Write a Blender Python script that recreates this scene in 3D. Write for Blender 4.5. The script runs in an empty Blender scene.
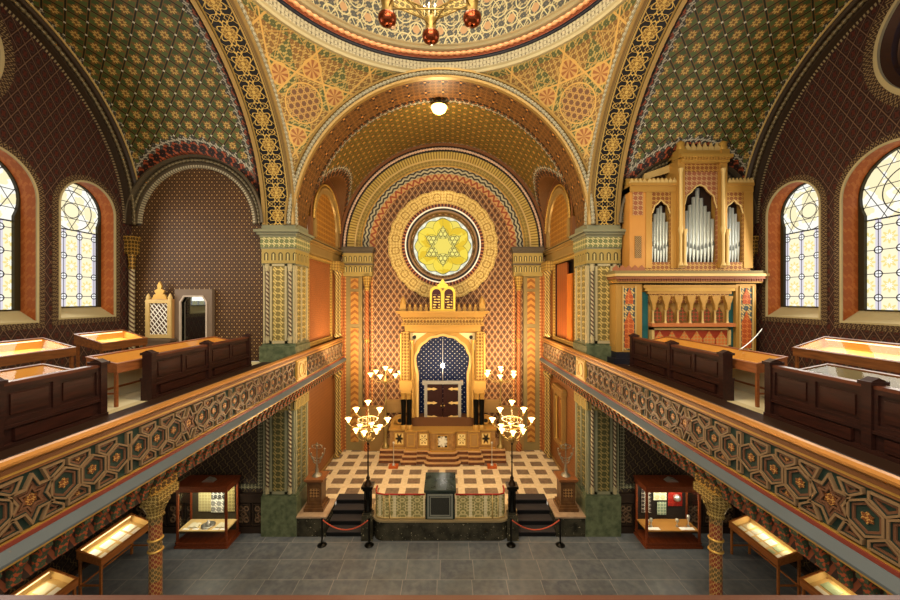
import bpy, math, random
from math import sin, cos, pi, sqrt, atan2, radians
from mathutils import Vector, Matrix
from mathutils.geometry import tessellate_polygon
random.seed(7)
S = bpy.context.scene
COL = S.collection

# ------------------------------------------------------------------ camera
CAMX, CAMZ, FPX, PX0, PY0 = 0.2, 8.0, 365.0, 447.0, 299.0
cd = bpy.data.cameras.new('camera'); cam = bpy.data.objects.new('camera', cd); COL.objects.link(cam)
cd.sensor_width = 36.0; cd.lens = FPX / 900.0 * 36.0
cd.shift_x = (450.0 - PX0) / 900.0; cd.shift_y = -(300.0 - PY0) / 900.0
cd.clip_start = 0.05
cam.location = (CAMX, 0, CAMZ); cam.rotation_euler = (pi / 2, 0, 0)
S.camera = cam

# ------------------------------------------------------------------ world, lights, exposure
w = bpy.data.worlds.new('world'); S.world = w; w.use_nodes = True
bgn = w.node_tree.nodes['Background']
bgn.inputs[0].default_value = (1.0, 0.88, 0.70, 1); bgn.inputs[1].default_value = 0.52
S.view_settings.view_transform = 'Standard'; S.view_settings.look = 'None'
S.view_settings.gamma = 1.0; S.view_settings.use_curve_mapping = False
S.view_settings.exposure = 0.48

def light(name, kind, loc, energy, color, size=0.3, sizey=None, target=None, spread=None):
    d = bpy.data.lights.new(name, kind); o = bpy.data.objects.new(name, d); COL.objects.link(o)
    d.energy = energy; d.color = color; o.location = loc
    if kind == 'AREA':
        d.size = size
        if sizey: d.shape = 'RECTANGLE'; d.size_y = sizey
        if spread: d.spread = spread
    else: d.shadow_soft_size = size
    if target is not None:
        o.rotation_euler = (Vector(target) - Vector(loc)).to_track_quat('-Z', 'Y').to_euler()
    return o

WARM = (1.0, 0.75, 0.45); WARM2 = (1.0, 0.80, 0.50); DAY = (1.0, 0.95, 0.86)
# added fill light behind the camera, standing in for west daylight
light('west_fill', 'AREA', (0, -1.5, 12.0), 520, (1, .95, .86), 8, 5, (0, 14, 8))
# added overhead fill light inside the dome, no opening behind it
light('dome_fill', 'AREA', (0, 7.3, 19.5), 520, (1, .86, .62), 4, 4, (0, 7.3, 0))
# daylight through the side windows
for s in (-1, 1):
    light('window_daylight', 'AREA', (s * 10.3, 10.95, 9.6), 70, DAY, 1.4, 3.4, (0, 9.0, 7.5))
    light('window_daylight', 'AREA', (s * 10.3, 8.5, 9.6), 90, DAY, 1.8, 3.4, (0, 7.5, 7.5))
light('crossing_fill', 'AREA', (0, 5.6, 14.6), 260, (1, .84, .56), 3, 2, (0, 14.5, 14.5))  # added warm fill hung under the dome, aimed at the chancel vault
# chancel vault lamp, then added fill lights for chancel, galleries and balustrades
light('vault_lamp_light', 'POINT', (-0.1, 13.85, 14.3), 130, WARM2, 0.3)
for s in (-1, 1):
    light('chancel_fill', 'AREA', (s * 3.9, 14.6, 5.2), 230, WARM, 0.8, 0.8, (s * 1.2, 17.8, 10.0))  # added fill washing the ark wall, no fitting there
    light('under_gallery_fill', 'POINT', (s * 7.3, 9.0, 4.3), 34, WARM2, 0.3)  # added fill to brighten the space below the gallery
    light('gallery_fill', 'POINT', (s * 7.6, 9.6, 9.6), 60, WARM2, 0.4)  # added fill above the gallery floor
    light('balustrade_fill', 'AREA', (s * 1.2, 6.0, 13.3), 200, WARM2, 1.5, 1.5, (s * 5.0, 8.5, 5.5))  # added fill in mid-air, aimed at the balustrade

# ------------------------------------------------------------------ node expression helper
def lin(h):
    if isinstance(h, str):
        h = h.lstrip('#'); c = [int(h[i:i + 2], 16) / 255 for i in (0, 2, 4)]
        return tuple([(x / 12.92 if x <= .04045 else ((x + .055) / 1.055) ** 2.4) for x in c] + [1.0])
    return tuple(h) + ((1.0,) if len(h) == 3 else ())

class E:
    def __init__(s, nt, k): s.nt = nt; s.k = k
    def _o(s, op, *a):
        n = s.nt.nodes.new('ShaderNodeMath'); n.operation = op
        for i, x in enumerate(a):
            if isinstance(x, E): s.nt.links.new(x.k, n.inputs[i])
            else: n.inputs[i].default_value = float(x)
        return E(s.nt, n.outputs[0])
    def __add__(s, b): return s._o('ADD', s, b)
    __radd__ = __add__
    def __sub__(s, b): return s._o('SUBTRACT', s, b)
    def __rsub__(s, b): return s._o('SUBTRACT', b, s)
    def __mul__(s, b): return s._o('MULTIPLY', s, b)
    __rmul__ = __mul__
    def __truediv__(s, b): return s._o('DIVIDE', s, b)
    def __neg__(s): return s._o('MULTIPLY', s, -1)
    def __gt__(s, b): return s._o('GREATER_THAN', s, b)
    def __lt__(s, b): return s._o('LESS_THAN', s, b)
    def abs(s): return s._o('ABSOLUTE', s)
    def fr(s): return s._o('FRACT', s)
    def fl(s): return s._o('FLOOR', s)
    def sin(s): return s._o('SINE', s)
    def cos(s): return s._o('COSINE', s)
    def sq(s): return s._o('SQRT', s)
    def max(s, b): return s._o('MAXIMUM', s, b)
    def min(s, b): return s._o('MINIMUM', s, b)
    def at(s, b): return s._o('ARCTAN2', s, b)
    def c(s): return s.fr() - .5              # centred fract

def link(nt, a, b):
    if isinstance(a, E): nt.links.new(a.k, b)
    elif hasattr(a, 'links'): nt.links.new(a, b)
    elif isinstance(a, (int, float)): b.default_value = a
    else: b.default_value = lin(a)

def mixc(nt, f, a, b):
    n = nt.nodes.new('ShaderNodeMix'); n.data_type = 'RGBA'
    link(nt, f, n.inputs[0]); link(nt, a, n.inputs[6]); link(nt, b, n.inputs[7])
    return n.outputs[2]

def noise(nt, scale, detail=3, vec=None):
    n = nt.nodes.new('ShaderNodeTexNoise'); n.inputs['Scale'].default_value = scale; n.inputs['Detail'].default_value = detail
    if vec is None:
        t = nt.nodes.new('ShaderNodeTexCoord'); vec = t.outputs['Object']
    nt.links.new(vec, n.inputs['Vector'])
    return E(nt, n.outputs[0])

def comb(nt, x, y, z=0.0):
    n = nt.nodes.new('ShaderNodeCombineXYZ')
    for i, q in enumerate((x, y, z)):
        if isinstance(q, E): nt.links.new(q.k, n.inputs[i])
        else: n.inputs[i].default_value = q
    return n.outputs[0]

def uvs(nt, layer='UVMap'):
    n = nt.nodes.new('ShaderNodeUVMap'); n.uv_map = layer
    s = nt.nodes.new('ShaderNodeSeparateXYZ'); nt.links.new(n.outputs[0], s.inputs[0])
    return E(nt, s.outputs[0]), E(nt, s.outputs[1])

MATS = {}
def mat(name, fn, rough=.5, metal=0.0, bump=0.0, dirt=.18, emit=0.0, spec=.22):
    """fn(nt,u,v) -> colour (hex, tuple or socket) or (colour, height E)"""
    if name in MATS: return MATS[name]
    m = bpy.data.materials.new(name); m.use_nodes = True; nt = m.node_tree
    b = nt.nodes['Principled BSDF']
    b.inputs['Roughness'].default_value = rough; b.inputs['Metallic'].default_value = metal
    b.inputs['Specular IOR Level'].default_value = spec
    hgt = None
    if callable(fn):
        u, v = uvs(nt); r = fn(nt, u, v)
        if isinstance(r, tuple) and len(r) == 2: col, hgt = r
        else: col = r
    else: col = fn
    if dirt:
        nz = noise(nt, 1.7, 5)
        col2 = mixc(nt, nz * dirt * 2 - dirt * .5, col, (0.02, 0.015, 0.01))
        col = col2
    link(nt, col, b.inputs['Base Color'])
    if emit:
        link(nt, col, b.inputs['Emission Color']); b.inputs['Emission Strength'].default_value = emit
    if hgt is not None and bump:
        bn = nt.nodes.new('ShaderNodeBump'); bn.inputs['Strength'].default_value = bump; bn.inputs['Distance'].default_value = .02
        link(nt, hgt, bn.inputs['Height']); nt.links.new(bn.outputs[0], b.inputs['Normal'])
    MATS[name] = m
    return m

# ---- pattern functions
def kagome(u, v, s, t, rot=0.0):
    """hexagram strapwork mask"""
    out = None
    for k in range(3):
        a = rot + k * pi / 3
        d = ((u * cos(a) + v * sin(a)) / s + .5).c().abs()
        # distance from line centre (0 at the cell border) -> lines where |c| near .25
        q = (d - .25).abs() < t
        out = q if out is None else out.max(q)
    return out

def rosette(u, v, n, r0, amp):
    """1 inside an n-petal flower centred at 0"""
    r = (u * u + v * v).sq(); th = v.at(u)
    return r < ((th * n).cos() * amp + r0)

def arab(nt, u, v, s):
    """scrolling leaf-like mask"""
    a = (u * (2 * pi / s)); b = (v * (2 * pi / s))
    f = (a + (b * 1.0).sin() * 1.6).sin() * (b + (a * 1.0).sin() * 1.6).sin()
    g = (a * 2 + (b * 2).cos() * 1.3).sin() * (b * 2 - (a).cos() * 1.3).cos()
    return (f + g * .6) > .12

def m_lattice(name, w_, h_, base, line, motif, t=.06, r=.22, wav=.0, dot=None, rough=.55, metal=0.0, bump=.3, dirt=.18, alt=None):
    def fn(nt, u, v):
        uu = u / w_; vv = v / h_
        if wav:
            uu = uu + ((vv * 2 * pi * 2).sin() * wav)
        a = uu + vv; b = uu - vv
        ca = a.c(); cb = b.c()
        ln = (ca.abs() > .5 - t).max(cb.abs() > .5 - t)
        fl = rosette(ca, cb, 4, r, r * .35)
        col = mixc(nt, fl, base, motif)
        if alt:
            ring = ((ca * ca + cb * cb).sq() - r * 1.7).abs() < .035
            col = mixc(nt, ring, col, alt)
        col = mixc(nt, ln, col, line)
        if dot:
            nd = ((ca.abs() > .5 - t * 1.6) * (cb.abs() > .5 - t * 1.6))
            col = mixc(nt, nd, col, dot)
        return (col, ln + fl * .5)
    return mat(name, fn, rough, metal, bump, dirt)

def m_kag(name, s, t, base, line, rough=.5, metal=0.0, bump=.4, fill=None, rot=0.0, dirt=.15):
    def fn(nt, u, v):
        k = kagome(u, v, s, t, rot)
        col = base
        if fill:
            col = mixc(nt, arab(nt, u, v, s * .5), base, fill)
        return (mixc(nt, k, col, line), k)
    return mat(name, fn, rough, metal, bump, dirt)

def m_arab(name, s, base, fig, rough=.5, metal=0.0, bump=.5, dirt=.15):
    def fn(nt, u, v):
        k = arab(nt, u, v, s)
        return (mixc(nt, k, base, fig), k)
    return mat(name, fn, rough, metal, bump, dirt)

def m_wood(name, c1, c2, rough=.35, s=1.0):
    def fn(nt, u, v):
        t = nt.nodes.new('ShaderNodeTexCoord'); mp = nt.nodes.new('ShaderNodeMapping')
        mp.inputs['Scale'].default_value = (9 * s, 1.2 * s, 9 * s); nt.links.new(t.outputs['Object'], mp.inputs[0])
        n = noise(nt, 2.2, 6, mp.outputs[0])
        return (mixc(nt, n * 1.6 - .3, c1, c2), n)
    return mat(name, fn, rough, 0, .15, .1)

GOLD = m_arab('gold_relief', .13, '#80602a', '#c49e4e', .4, .25)
GOLDP = mat('plain_gold', '#b58c42', .38, .35, dirt=.12)
GOLDL = mat('pale_gold', '#c2a468', .45, .15, dirt=.1)
GOLDD = m_arab('dark_gold_relief', .12, '#4a3517', '#b48a3e', .45, .25)
CREAM = mat('cream_paint', '#aa9c76', .55, dirt=.15)
GREY = mat('grey_green_paint', '#7d7b60', .55, dirt=.15)
OLIVE = mat('olive_marbled_plinth', lambda nt, u, v: mixc(nt, noise(nt, 6, 8) * 2 - .5, '#3c4630', '#6d7355'), .35)
DARK = mat('dark_paint', '#1d1a17', .5, dirt=0)
REDB = mat('red_brown_paint', '#6e4424', .5)
BLACKM = mat('black_metal', '#15130f', .3, .6, dirt=0)
BLUEGREY = mat('blue_grey_ledge', '#565d60', .45)
WHITE = mat('white_enamel', '#eeeae0', .4, dirt=0)
BEIGE = mat('beige_board', '#dcd0aa', .6)
BRASS = mat('brass', '#8c7442', .4, .6, dirt=.05)
COPPER = mat('copper_bowl', '#7c3a20', .22, .85, dirt=.05)
SILVER = mat('silver', '#c9c6bc', .28, .8, dirt=.03)
PIPE = mat('tin_pipe', '#b8beb8', .3, .45, dirt=.05)
WOODD = m_wood('dark_mahogany', '#170a07', '#3a1b12', .48)
WOODM = m_wood('mid_mahogany', '#3a1a0e', '#6a3318', .42)
WOODL = m_wood('oak_showcase', '#7c4320', '#b07038', .4)
ROPE = mat('red_rope', '#a8472f', .7, dirt=0)

# ------------------------------------------------------------------ mesh builder
class MB:
    def __init__(s): s.v = []; s.f = []; s.uv = []; s.uv2 = []; s.mi = []; s.sm = []; s.m = 0
    def face(s, pts, uv=None, uv2=None, smooth=False):
        i = len(s.v); s.v += [tuple(p) for p in pts]; s.f.append(tuple(range(i, i + len(pts))))
        if uv is None:
            a = Vector(pts[1]) - Vector(pts[0]); b = Vector(pts[2]) - Vector(pts[0]); n = a.cross(b)
            ax = max(range(3), key=lambda k: abs(n[k]))
            uv = [((p[1], p[2]) if ax == 0 else (p[0], p[2]) if ax == 1 else (p[0], p[1])) for p in pts]
        s.uv.append(uv); s.uv2.append(uv2 or uv); s.mi.append(s.m); s.sm.append(smooth)
    def grid(s, P, UV=None, UV2=None, smooth=True, close=False):
        """P rows of points; shared verts"""
        nr, nc = len(P), len(P[0]); base = len(s.v)
        for r in P: s.v += [tuple(p) for p in r]
        for i in range(nr - 1):
            for j in range(nc - 1 if not close else nc):
                j2 = (j + 1) % nc
                s.f.append((base + i * nc + j, base + i * nc + j2, base + (i + 1) * nc + j2, base + (i + 1) * nc + j))
                if UV: u = [UV[i][j], UV[i][j + 1], UV[i + 1][j + 1], UV[i + 1][j]]
                else: u = [(j / nc, i), ((j + 1) / nc, i), ((j + 1) / nc, i + 1), (j / nc, i + 1)]
                s.uv.append(u)
                s.uv2.append([UV2[i][j], UV2[i][j + 1], UV2[i + 1][j + 1], UV2[i + 1][j]] if UV2 else u)
                s.mi.append(s.m); s.sm.append(smooth)
    def box(s, x0, x1, y0, y1, z0, z1, T=None):
        p = [(x, y, z) for x in (x0, x1) for y in (y0, y1) for z in (z0, z1)]
        if T: p = [T(*q) for q in p]
        for q in ((0, 1, 3, 2), (4, 6, 7, 5), (0, 4, 5, 1), (2, 3, 7, 6), (0, 2, 6, 4), (1, 5, 7, 3)):
            s.face([p[k] for k in q])
        return s
    def frame(s, x0, x1, z0, z1, w_, y0, y1, wz=None):
        """rectangular picture frame in the xz plane"""
        wz = wz or w_
        s.box(x0, x0 + w_, y0, y1, z0, z1); s.box(x1 - w_, x1, y0, y1, z0, z1)
        s.box(x0 + w_, x1 - w_, y0, y1, z0, z0 + wz); s.box(x0 + w_, x1 - w_, y0, y1, z1 - wz, z1); return s
    def framex(s, y0, y1, z0, z1, w_, x0, x1):
        s.box(x0, x1, y0, y0 + w_, z0, z1); s.box(x0, x1, y1 - w_, y1, z0, z1)
        s.box(x0, x1, y0 + w_, y1 - w_, z0, z0 + w_); s.box(x0, x1, y0 + w_, y1 - w_, z1 - w_, z1); return s
    def lathe(s, prof, c=(0, 0, 0), n=16, smooth=True, twist=None):
        P = []; UV = []; L = 0
        for i, (r, z) in enumerate(prof):
            if i: L += sqrt((r - prof[i - 1][0]) ** 2 + (z - prof[i - 1][1]) ** 2)
            P.append([(c[0] + r * cos(2 * pi * k / n), c[1] + r * sin(2 * pi * k / n), c[2] + z) for k in range(n)])
            rr = max(q[0] for q in prof)
            UV.append([(2 * pi * k / n * rr, L) for k in range(n + 1)])
        s.grid(P, UV, smooth=smooth, close=True); return s
    def cyl(s, p0, p1, r0, r1=None, n=10, caps=True):
        r1 = r0 if r1 is None else r1
        p0 = Vector(p0); p1 = Vector(p1); d = (p1 - p0).normalized()
        a = d.orthogonal().normalized(); b = d.cross(a)
        P = [[p + (a * cos(2 * pi * k / n) + b * sin(2 * pi * k / n)) * r for k in range(n)] for p, r in ((p0, r0), (p1, r1))]
        L = (p1 - p0).length
        s.grid(P, [[(2 * pi * k / n * r0, 0) for k in range(n + 1)], [(2 * pi * k / n * r0, L) for k in range(n + 1)]], close=True)
        if caps: s.face(P[0][::-1]); s.face(P[1])
        return s
    def tube(s, pts, r, n=6):
        pts = [Vector(p) for p in pts]; P = []; UV = []; L = 0; up = Vector((0.13, 0.21, 0.97))
        for i, p in enumerate(pts):
            d = (pts[min(i + 1, len(pts) - 1)] - pts[max(i - 1, 0)]).normalized()
            a = d.cross(up)
            if a.length < .1: a = d.cross(Vector((1, 0, 0)))
            a.normalize(); b = d.cross(a); rr = r[i] if isinstance(r, (list, tuple)) else r
            if i: L += (p - pts[i - 1]).length
            P.append([p + (a * cos(2 * pi * k / n) + b * sin(2 * pi * k / n)) * rr for k in range(n)])
            UV.append([(2 * pi * k / n * rr, L) for k in range(n + 1)])
        s.grid(P, UV, close=True); s.face(P[0][::-1]); s.face(P[-1]); return s
    def ball(s, c, r, n=10, sz=1.0):
        m = max(5, n // 2 + 1)
        s.lathe([(r * sin(pi * i / m) + 1e-5, -r * sz * cos(pi * i / m)) for i in range(m + 1)], c, n); return s
    def arc(s, C, ea, eb, en, R, prof, t0=0.0, t1=pi, n=48, closed=False):
        """sweep profile [(dr,dn)] round an arc: point = C+(ea cos+eb sin)(R+dr)+en dn ; uv=(arc, profile length)"""
        C, ea, eb, en = map(Vector, (C, ea, eb, en)); P = []; UV = []
        Ls = [0]
        for i in range(1, len(prof)): Ls.append(Ls[-1] + sqrt((prof[i][0] - prof[i - 1][0]) ** 2 + (prof[i][1] - prof[i - 1][1]) ** 2))
        for k in range(n + 1):
            t = t0 + (t1 - t0) * k / n; d = ea * cos(t) + eb * sin(t)
            P.append([C + d * (R + a) + en * b for a, b in prof]); UV.append([(R * (t - t0), l) for l in Ls])
        s.grid(P, UV, smooth=False); return s
    def beads(s, path, r, step, n=6, q=5):
        """string of beads along a polyline path given as function path(t) t in 0..L ; returns bumpy tube"""
        f, L = path; nb = max(1, int(L / step)); pts = []; rad = []
        for i in range(nb * q + 1):
            pts.append(f(L * i / (nb * q))); rad.append(r * (.55 + .45 * abs(sin(pi * i / q))))
        return s.tube(pts, rad, n)
    def poly(s, loops, fn, uvf=None, uv2f=None):
        """flat polygon with holes; loops of (a,b); fn maps (a,b)->3D"""
        vl = [[Vector((a, b, 0)) for a, b in lp] for lp in loops]
        flat = [q for lp in loops for q in lp]
        for tri in tessellate_polygon(vl):
            s.face([fn(*flat[i]) for i in tri], [(uvf(*flat[i]) if uvf else flat[i]) for i in tri])
        return s
    def prism(s, loop, fn, h0, h1):
        """extrude 2D loop; fn(a,b,h)"""
        s.poly([loop], lambda a, b: fn(a, b, h1)); s.poly([loop], lambda a, b: fn(a, b, h0))
        n = len(loop)
        for i in range(n):
            a, b = loop[i], loop[(i + 1) % n]
            s.face([fn(*a, h0), fn(*b, h0), fn(*b, h1), fn(*a, h1)])
        return s
    def ring(s, lo, li, fn, h0, h1):
        """raised ring between equal-count loops lo (outer) and li (inner)"""
        n = len(lo)
        for i in range(n):
            a, b, c, d = lo[i], lo[(i + 1) % n], li[(i + 1) % n], li[i]
            s.face([fn(*a, h1), fn(*b, h1), fn(*c, h1), fn(*d, h1)])
            s.face([fn(*a, h0), fn(*b, h0), fn(*b, h1), fn(*a, h1)])
            s.face([fn(*d, h0), fn(*c, h0), fn(*c, h1), fn(*d, h1)])
        return s
    def build(s, name, mats, parent=None, **tags):
        me = bpy.data.meshes.new(name); me.from_pydata(s.v, [], s.f)
        if not isinstance(mats, (list, tuple)): mats = [mats]
        for m_ in mats: me.materials.append(m_)
        for lay, src in (('UVMap', s.uv), ('UV2', s.uv2)):
            l = me.uv_layers.new(name=lay); flat = []
            for q in src:
                for a in q: flat += [a[0], a[1]]
            l.data.foreach_set('uv', flat)
        me.polygons.foreach_set('material_index', s.mi); me.polygons.foreach_set('use_smooth', s.sm)
        me.update()
        import bmesh
        bm = bmesh.new(); bm.from_mesh(me)
        bmesh.ops.remove_doubles(bm, verts=bm.verts, dist=1e-5)
        bmesh.ops.recalc_face_normals(bm, faces=bm.faces); bm.to_mesh(me); bm.free()
        o = bpy.data.objects.new(name, me); COL.objects.link(o)
        if parent is not None:
            o.parent = parent
            base = parent; off = Vector(base.location)
            while base.parent: base = base.parent; off = off + Vector(base.location)
            me.transform(Matrix.Translation(-off))
        for k, v_ in tags.items(): o[k] = v_
        return o

def struct(name, mb, mats, parent=None):
    o = mb.build(name, mats, parent)
    if parent is None: o['kind'] = 'structure'
    return o

def thing(name, label, cat, loc=(0, 0, 0), group=None):
    o = bpy.data.objects.new(name, None); COL.objects.link(o); o.location = loc; o.empty_display_size = .1
    o['label'] = label; o['category'] = cat
    if group: o['group'] = group
    return o
def tag(o, label, cat, group=None):
    o['label'] = label; o['category'] = cat
    if group: o['group'] = group
    return o

def dup(root, loc, label=None, mirror=False, group=None):
    r = root.copy(); COL.objects.link(r); r.location = loc
    if label: r['label'] = label
    if group: r['group'] = group
    if mirror: r.scale = (-1, 1, 1)
    def rec(src, dst):
        for ch in list(src.children):
            c = ch.copy(); COL.objects.link(c); c.parent = dst; rec(ch, c)
    rec(root, r)
    return r

def linepath(a, b):
    a, b = Vector(a), Vector(b); L = (b - a).length
    return (lambda t: a + (b - a) * (t / L)), L
def arcpath(C, ea, eb, R, t0=0, t1=pi):
    C, ea, eb = Vector(C), Vector(ea), Vector(eb); L = R * abs(t1 - t0)
    return (lambda t: C + (ea * cos(t0 + (t1 - t0) * t / L) + eb * sin(t0 + (t1 - t0) * t / L)) * R), L
X, Y, Z = (1, 0, 0), (0, 1, 0), (0, 0, 1)

def archloop(c, z0, zs, r, n=20, keyhole=0.0):
    """2D loop: rectangle from z0 to zs with semicircle radius r centred (c,zs)"""
    return [(c - r, z0), (c + r, z0)] + [(c + r * cos(pi * k / n), zs + r * sin(pi * k / n)) for k in range(n + 1)]
def circ(cx, cz, r, n=32, t0=0): return [(cx + r * cos(t0 + 2 * pi * k / n), cz + r * sin(t0 + 2 * pi * k / n)) for k in range(n)]
# ================================================================== THE ROOM
CY, HW, ZS = 7.3, 5.0, 10.5            # crossing centre y, half width, springing height
XO, XW = 6.0, 10.55                    # pier outer face, outer wall
YB = 12.45                             # rear wall of the side arms
YA = 17.85                             # rear wall behind the ark
GZ = 5.88                              # gallery floor

# ---- room materials
def f_slab(nt, u, v):
    n = nt.nodes.new('ShaderNodeTexBrick'); n.offset = .08; n.offset_frequency = 2
    n.inputs['Scale'].default_value = 1; n.inputs['Brick Width'].default_value = .98; n.inputs['Row Height'].default_value = .80
    n.inputs['Mortar Size'].default_value = .012; n.inputs['Mortar Smooth'].default_value = .2
    n.inputs['Color1'].default_value = lin('#5f6468'); n.inputs['Color2'].default_value = lin('#4c5057'); n.inputs['Mortar'].default_value = lin('#84807a')
    nt.links.new(comb(nt, u, v), n.inputs['Vector'])
    z = noise(nt, 5, 7); z2 = noise(nt, .8, 3)
    c = mixc(nt, z * 1.5 - .55, n.outputs[0], '#7c7b78')
    return mixc(nt, z2 * 1.4 - .6, c, '#45433f')
M_SLAB = mat('stone_slabs', f_slab, .34, 0, 0, .1)
def f_tile(nt, u, v):
    a = (u / .756); b = (v / .756 + .1)
    sq = (a.c().abs() < .33) * (b.c().abs() < .29)
    z = noise(nt, 9, 6); 
    br = mixc(nt, z * 1.8 - .4, '#84705a', '#5c4a3c')
    cr = mixc(nt, z * 1.4 - .3, '#d8c6a2', '#b8a07a')
    return mixc(nt, sq, cr, br)
M_TILE = mat('checkered_tiles', f_tile, .3, 0, 0, .1)
def f_marb(nt, u, v):
    z = noise(nt, 3, 9); z2 = noise(nt, 14, 8)
    c = mixc(nt, z * 2 - .6, '#1d1c16', '#4b4636')
    return mixc(nt, (z2 > .66), c, '#8a8266')
M_MARB = mat('dark_green_marble', f_marb, .22, 0, 0, 0)
M_MARBP = mat('pinkish_marble_top', lambda nt, u, v: mixc(nt, noise(nt, 5, 8) * 2 - .5, '#8c7057', '#b49a7c'), .3)
M_WSIDE = m_lattice('maroon_lattice_wall', .30, .50, '#2a1411', '#6b5240', '#4a2018', .035, .2, 0, alt='#42302a')
M_WARM = m_lattice('brown_gold_diaper_wall', .17, .22, '#311d10', '#644322', '#b08c58', .06, .17, 0, dirt=.35)
M_WLOW = m_lattice('dark_lattice_wall', .30, .42, '#2b211b', '#6d5a3a', '#43352a', .04, .18, .1)
M_WARK = m_lattice('red_cream_lattice_wall', .30, .44, '#6f4526', '#bf9f72', '#38281e', .042, .22, 0, alt='#7d522c')
M_BRICKO = m_lattice('orange_diaper_panel', .11, .15, '#7e4420', '#9c6230', '#5f3016', .08, .2, 0)
M_OCHRE = mat('ochre_brown_wall', lambda nt, u, v: mixc(nt, arab(nt, u, v, .14), '#6e421e', '#7e4e26'), .5, dirt=.2)
M_GOLDW = m_arab('gold_lunette_ornament', .22, '#8f5a1c', '#c48a34', .4, .25)

# green vault with gold flowers, red ornamental border from UV2 (arc position, distance to edge)
def vaultmat(name, cs, g1, g2, line, motif, dotc, bord, borc, bw, mr=1.0):
    def fn(nt, u, v):
        a = (u + v) / cs; b = (u - v) / cs
        ca = a.c(); cb = b.c()
        m = rosette(ca, cb, 8, .21 * mr, .06 * mr); mh = rosette(ca, cb, 4, .10 * mr, .03)
        m2 = rosette(ca, cb, 4, .30 * mr, .12 * mr)
        ck = ((a.fl() + b.fl()) * .5).fr() > .25
        base = mixc(nt, ck, g1, g2)
        col = mixc(nt, m2, base, bord)
        col = mixc(nt, m, col, motif); col = mixc(nt, mh, col, bord)
        ln = (ca.abs() > .455).max(cb.abs() > .455)
        ln2 = (ca.abs() > .42).max(cb.abs() > .42)
        col = mixc(nt, ln2, col, bord); col = mixc(nt, ln, col, line)
        nd = (ca.abs() > .44) * (cb.abs() > .44)
        col = mixc(nt, nd, col, dotc)
        s2, d2 = uvs(nt, 'UV2')
        bo = arab(nt, s2 * 1.0, d2, .26)
        cb_ = mixc(nt, bo, '#241510', borc)
        wv = (s2 * 22).sin() * .05
        bf = arab(nt, s2, d2, .17)
        cb2 = mixc(nt, bf, '#3b3a33', '#a8a08c')
        col = mixc(nt, d2 < (wv + bw), col, cb2)
        col = mixc(nt, d2 < (wv + bw * .62), col, cb_)
        col = mixc(nt, d2 < -.5, col, '#5e3c1c')
        return (col, m)
    return mat(name, fn, .5, .1, .4, .15)
M_VG = vaultmat('green_coffer_vault', .60, '#3a4a26', '#4e5c30', '#1a1f10', '#bc9a56', '#c8c2b0', '#6e5028', '#8e4428', .42)
M_VC = vaultmat('chancel_vault', .46, '#4a4618', '#585220', '#5a3a14', '#bf8a42', '#9a6a34', '#7a5224', '#8a5426', .38, .75)

def f_soff(nt, u, v):
    # v 0..1.0 across band, u along
    vc = v - .5
    p = .74
    def fl(off, n, r0, am, w_):
        uu = (u / p + off).c() * p
        r = (uu * uu + vc * vc).sq(); th = vc.at(uu)
        return (r - (th * n).cos() * am - r0).abs() < w_, r
    a1, rA = fl(0, 6, .24, .05, .014); a2, _ = fl(0, 6, .13, .05, .013); a3 = rA < .05
    b1, rB = fl(.5, 4, .20, .09, .014); b2, _ = fl(.5, 4, .10, -.04, .012)
    c1, rC = fl(.25, 4, .26, .0, .010)
    g = a1.max(a2).max(a3).max(b1).max(b2)
    dg = ((((u / p * 2) + vc * 2.6).c().abs() < .022).max(((u / p * 2) - vc * 2.6).c().abs() < .022))
    g = g.max(dg)
    base = mixc(nt, rA < .20, '#0e0b10', '#80602a')
    col = mixc(nt, g, base, '#c4a255')
    col = mixc(nt, (vc.abs() > .34), col, '#a88a4c')
    col = mixc(nt, (vc.abs() > .42), col, '#7a6036')
    col = mixc(nt, ((vc.abs() - .40).abs() < .010), col, '#33261a')
    return (col, g)
M_SOFF = mat('black_gold_strapwork', f_soff, .4, .2, .4, .1)
def f_redband(nt, u, v):
    a = (u / .62).c(); b = (v / .62 + .1).c()
    m = rosette(a, b, 4, .16, .13)
    c = mixc(nt, arab(nt, u, v, .2), '#5c3a1a', '#7a5228')
    c = mixc(nt, m, c, '#2a1512')
    return mixc(nt, ((a * a + b * b).sq() < .07), c, '#c88a44')
M_REDB = mat('red_brown_band', f_redband, .45, .1)

# pendentive: u,v centred on the medallion
def f_pend(nt, u, v):
    base = mixc(nt, arab(nt, u, v, .21), '#565a38', '#ab965a')
    red = mixc(nt, arab(nt, u, v, .17), '#7c5c36', '#b2965a')
    # triangles of a big kagome net choose the colour
    S_ = 3.0
    m = None
    for k in range(3):
        a = k * pi / 3 + pi / 6
        d = ((u * cos(a) + v * sin(a)) / S_ + .5).fr() > .5
        m = d if m is None else (m - d).abs()
    col = mixc(nt, m, base, red)
    ln = kagome(u, v, S_, .009, pi / 6)
    ln2 = kagome(u + .0, v, S_ / 2.0, .008, 0)
    col = mixc(nt, ln2, col, '#b08c50')
    # circles on a ring of six
    r = (u * u + v * v).sq(); th = v.at(u)
    cen = rosette(u, v, 12, .52, .05)
    cc = mixc(nt, kagome(u, v, .36, .05), '#70503a', '#b08c54')
    col = mixc(nt, cen, col, cc)
    col = mixc(nt, (r - .58).abs() < .02, col, '#c8a058')
    for k in range(6):
        a = k * pi / 3 + pi / 6
        du = u - cos(a) * 1.02; dv = v - sin(a) * 1.02
        q = (du * du + dv * dv).sq()
        sp = ((dv.at(du) * 8).sin() > 0)
        c2 = mixc(nt, sp, '#94603a', '#bc9258')
        col = mixc(nt, q < .27, col, c2)
        col = mixc(nt, (q - .28).abs() < .02, col, '#c8a058')
    col = mixc(nt, ln, col, '#c8a05a')
    return (col, ln)
M_PEND = mat('golden_star_ornament', f_pend, .42, .2, .5, .1)

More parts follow.
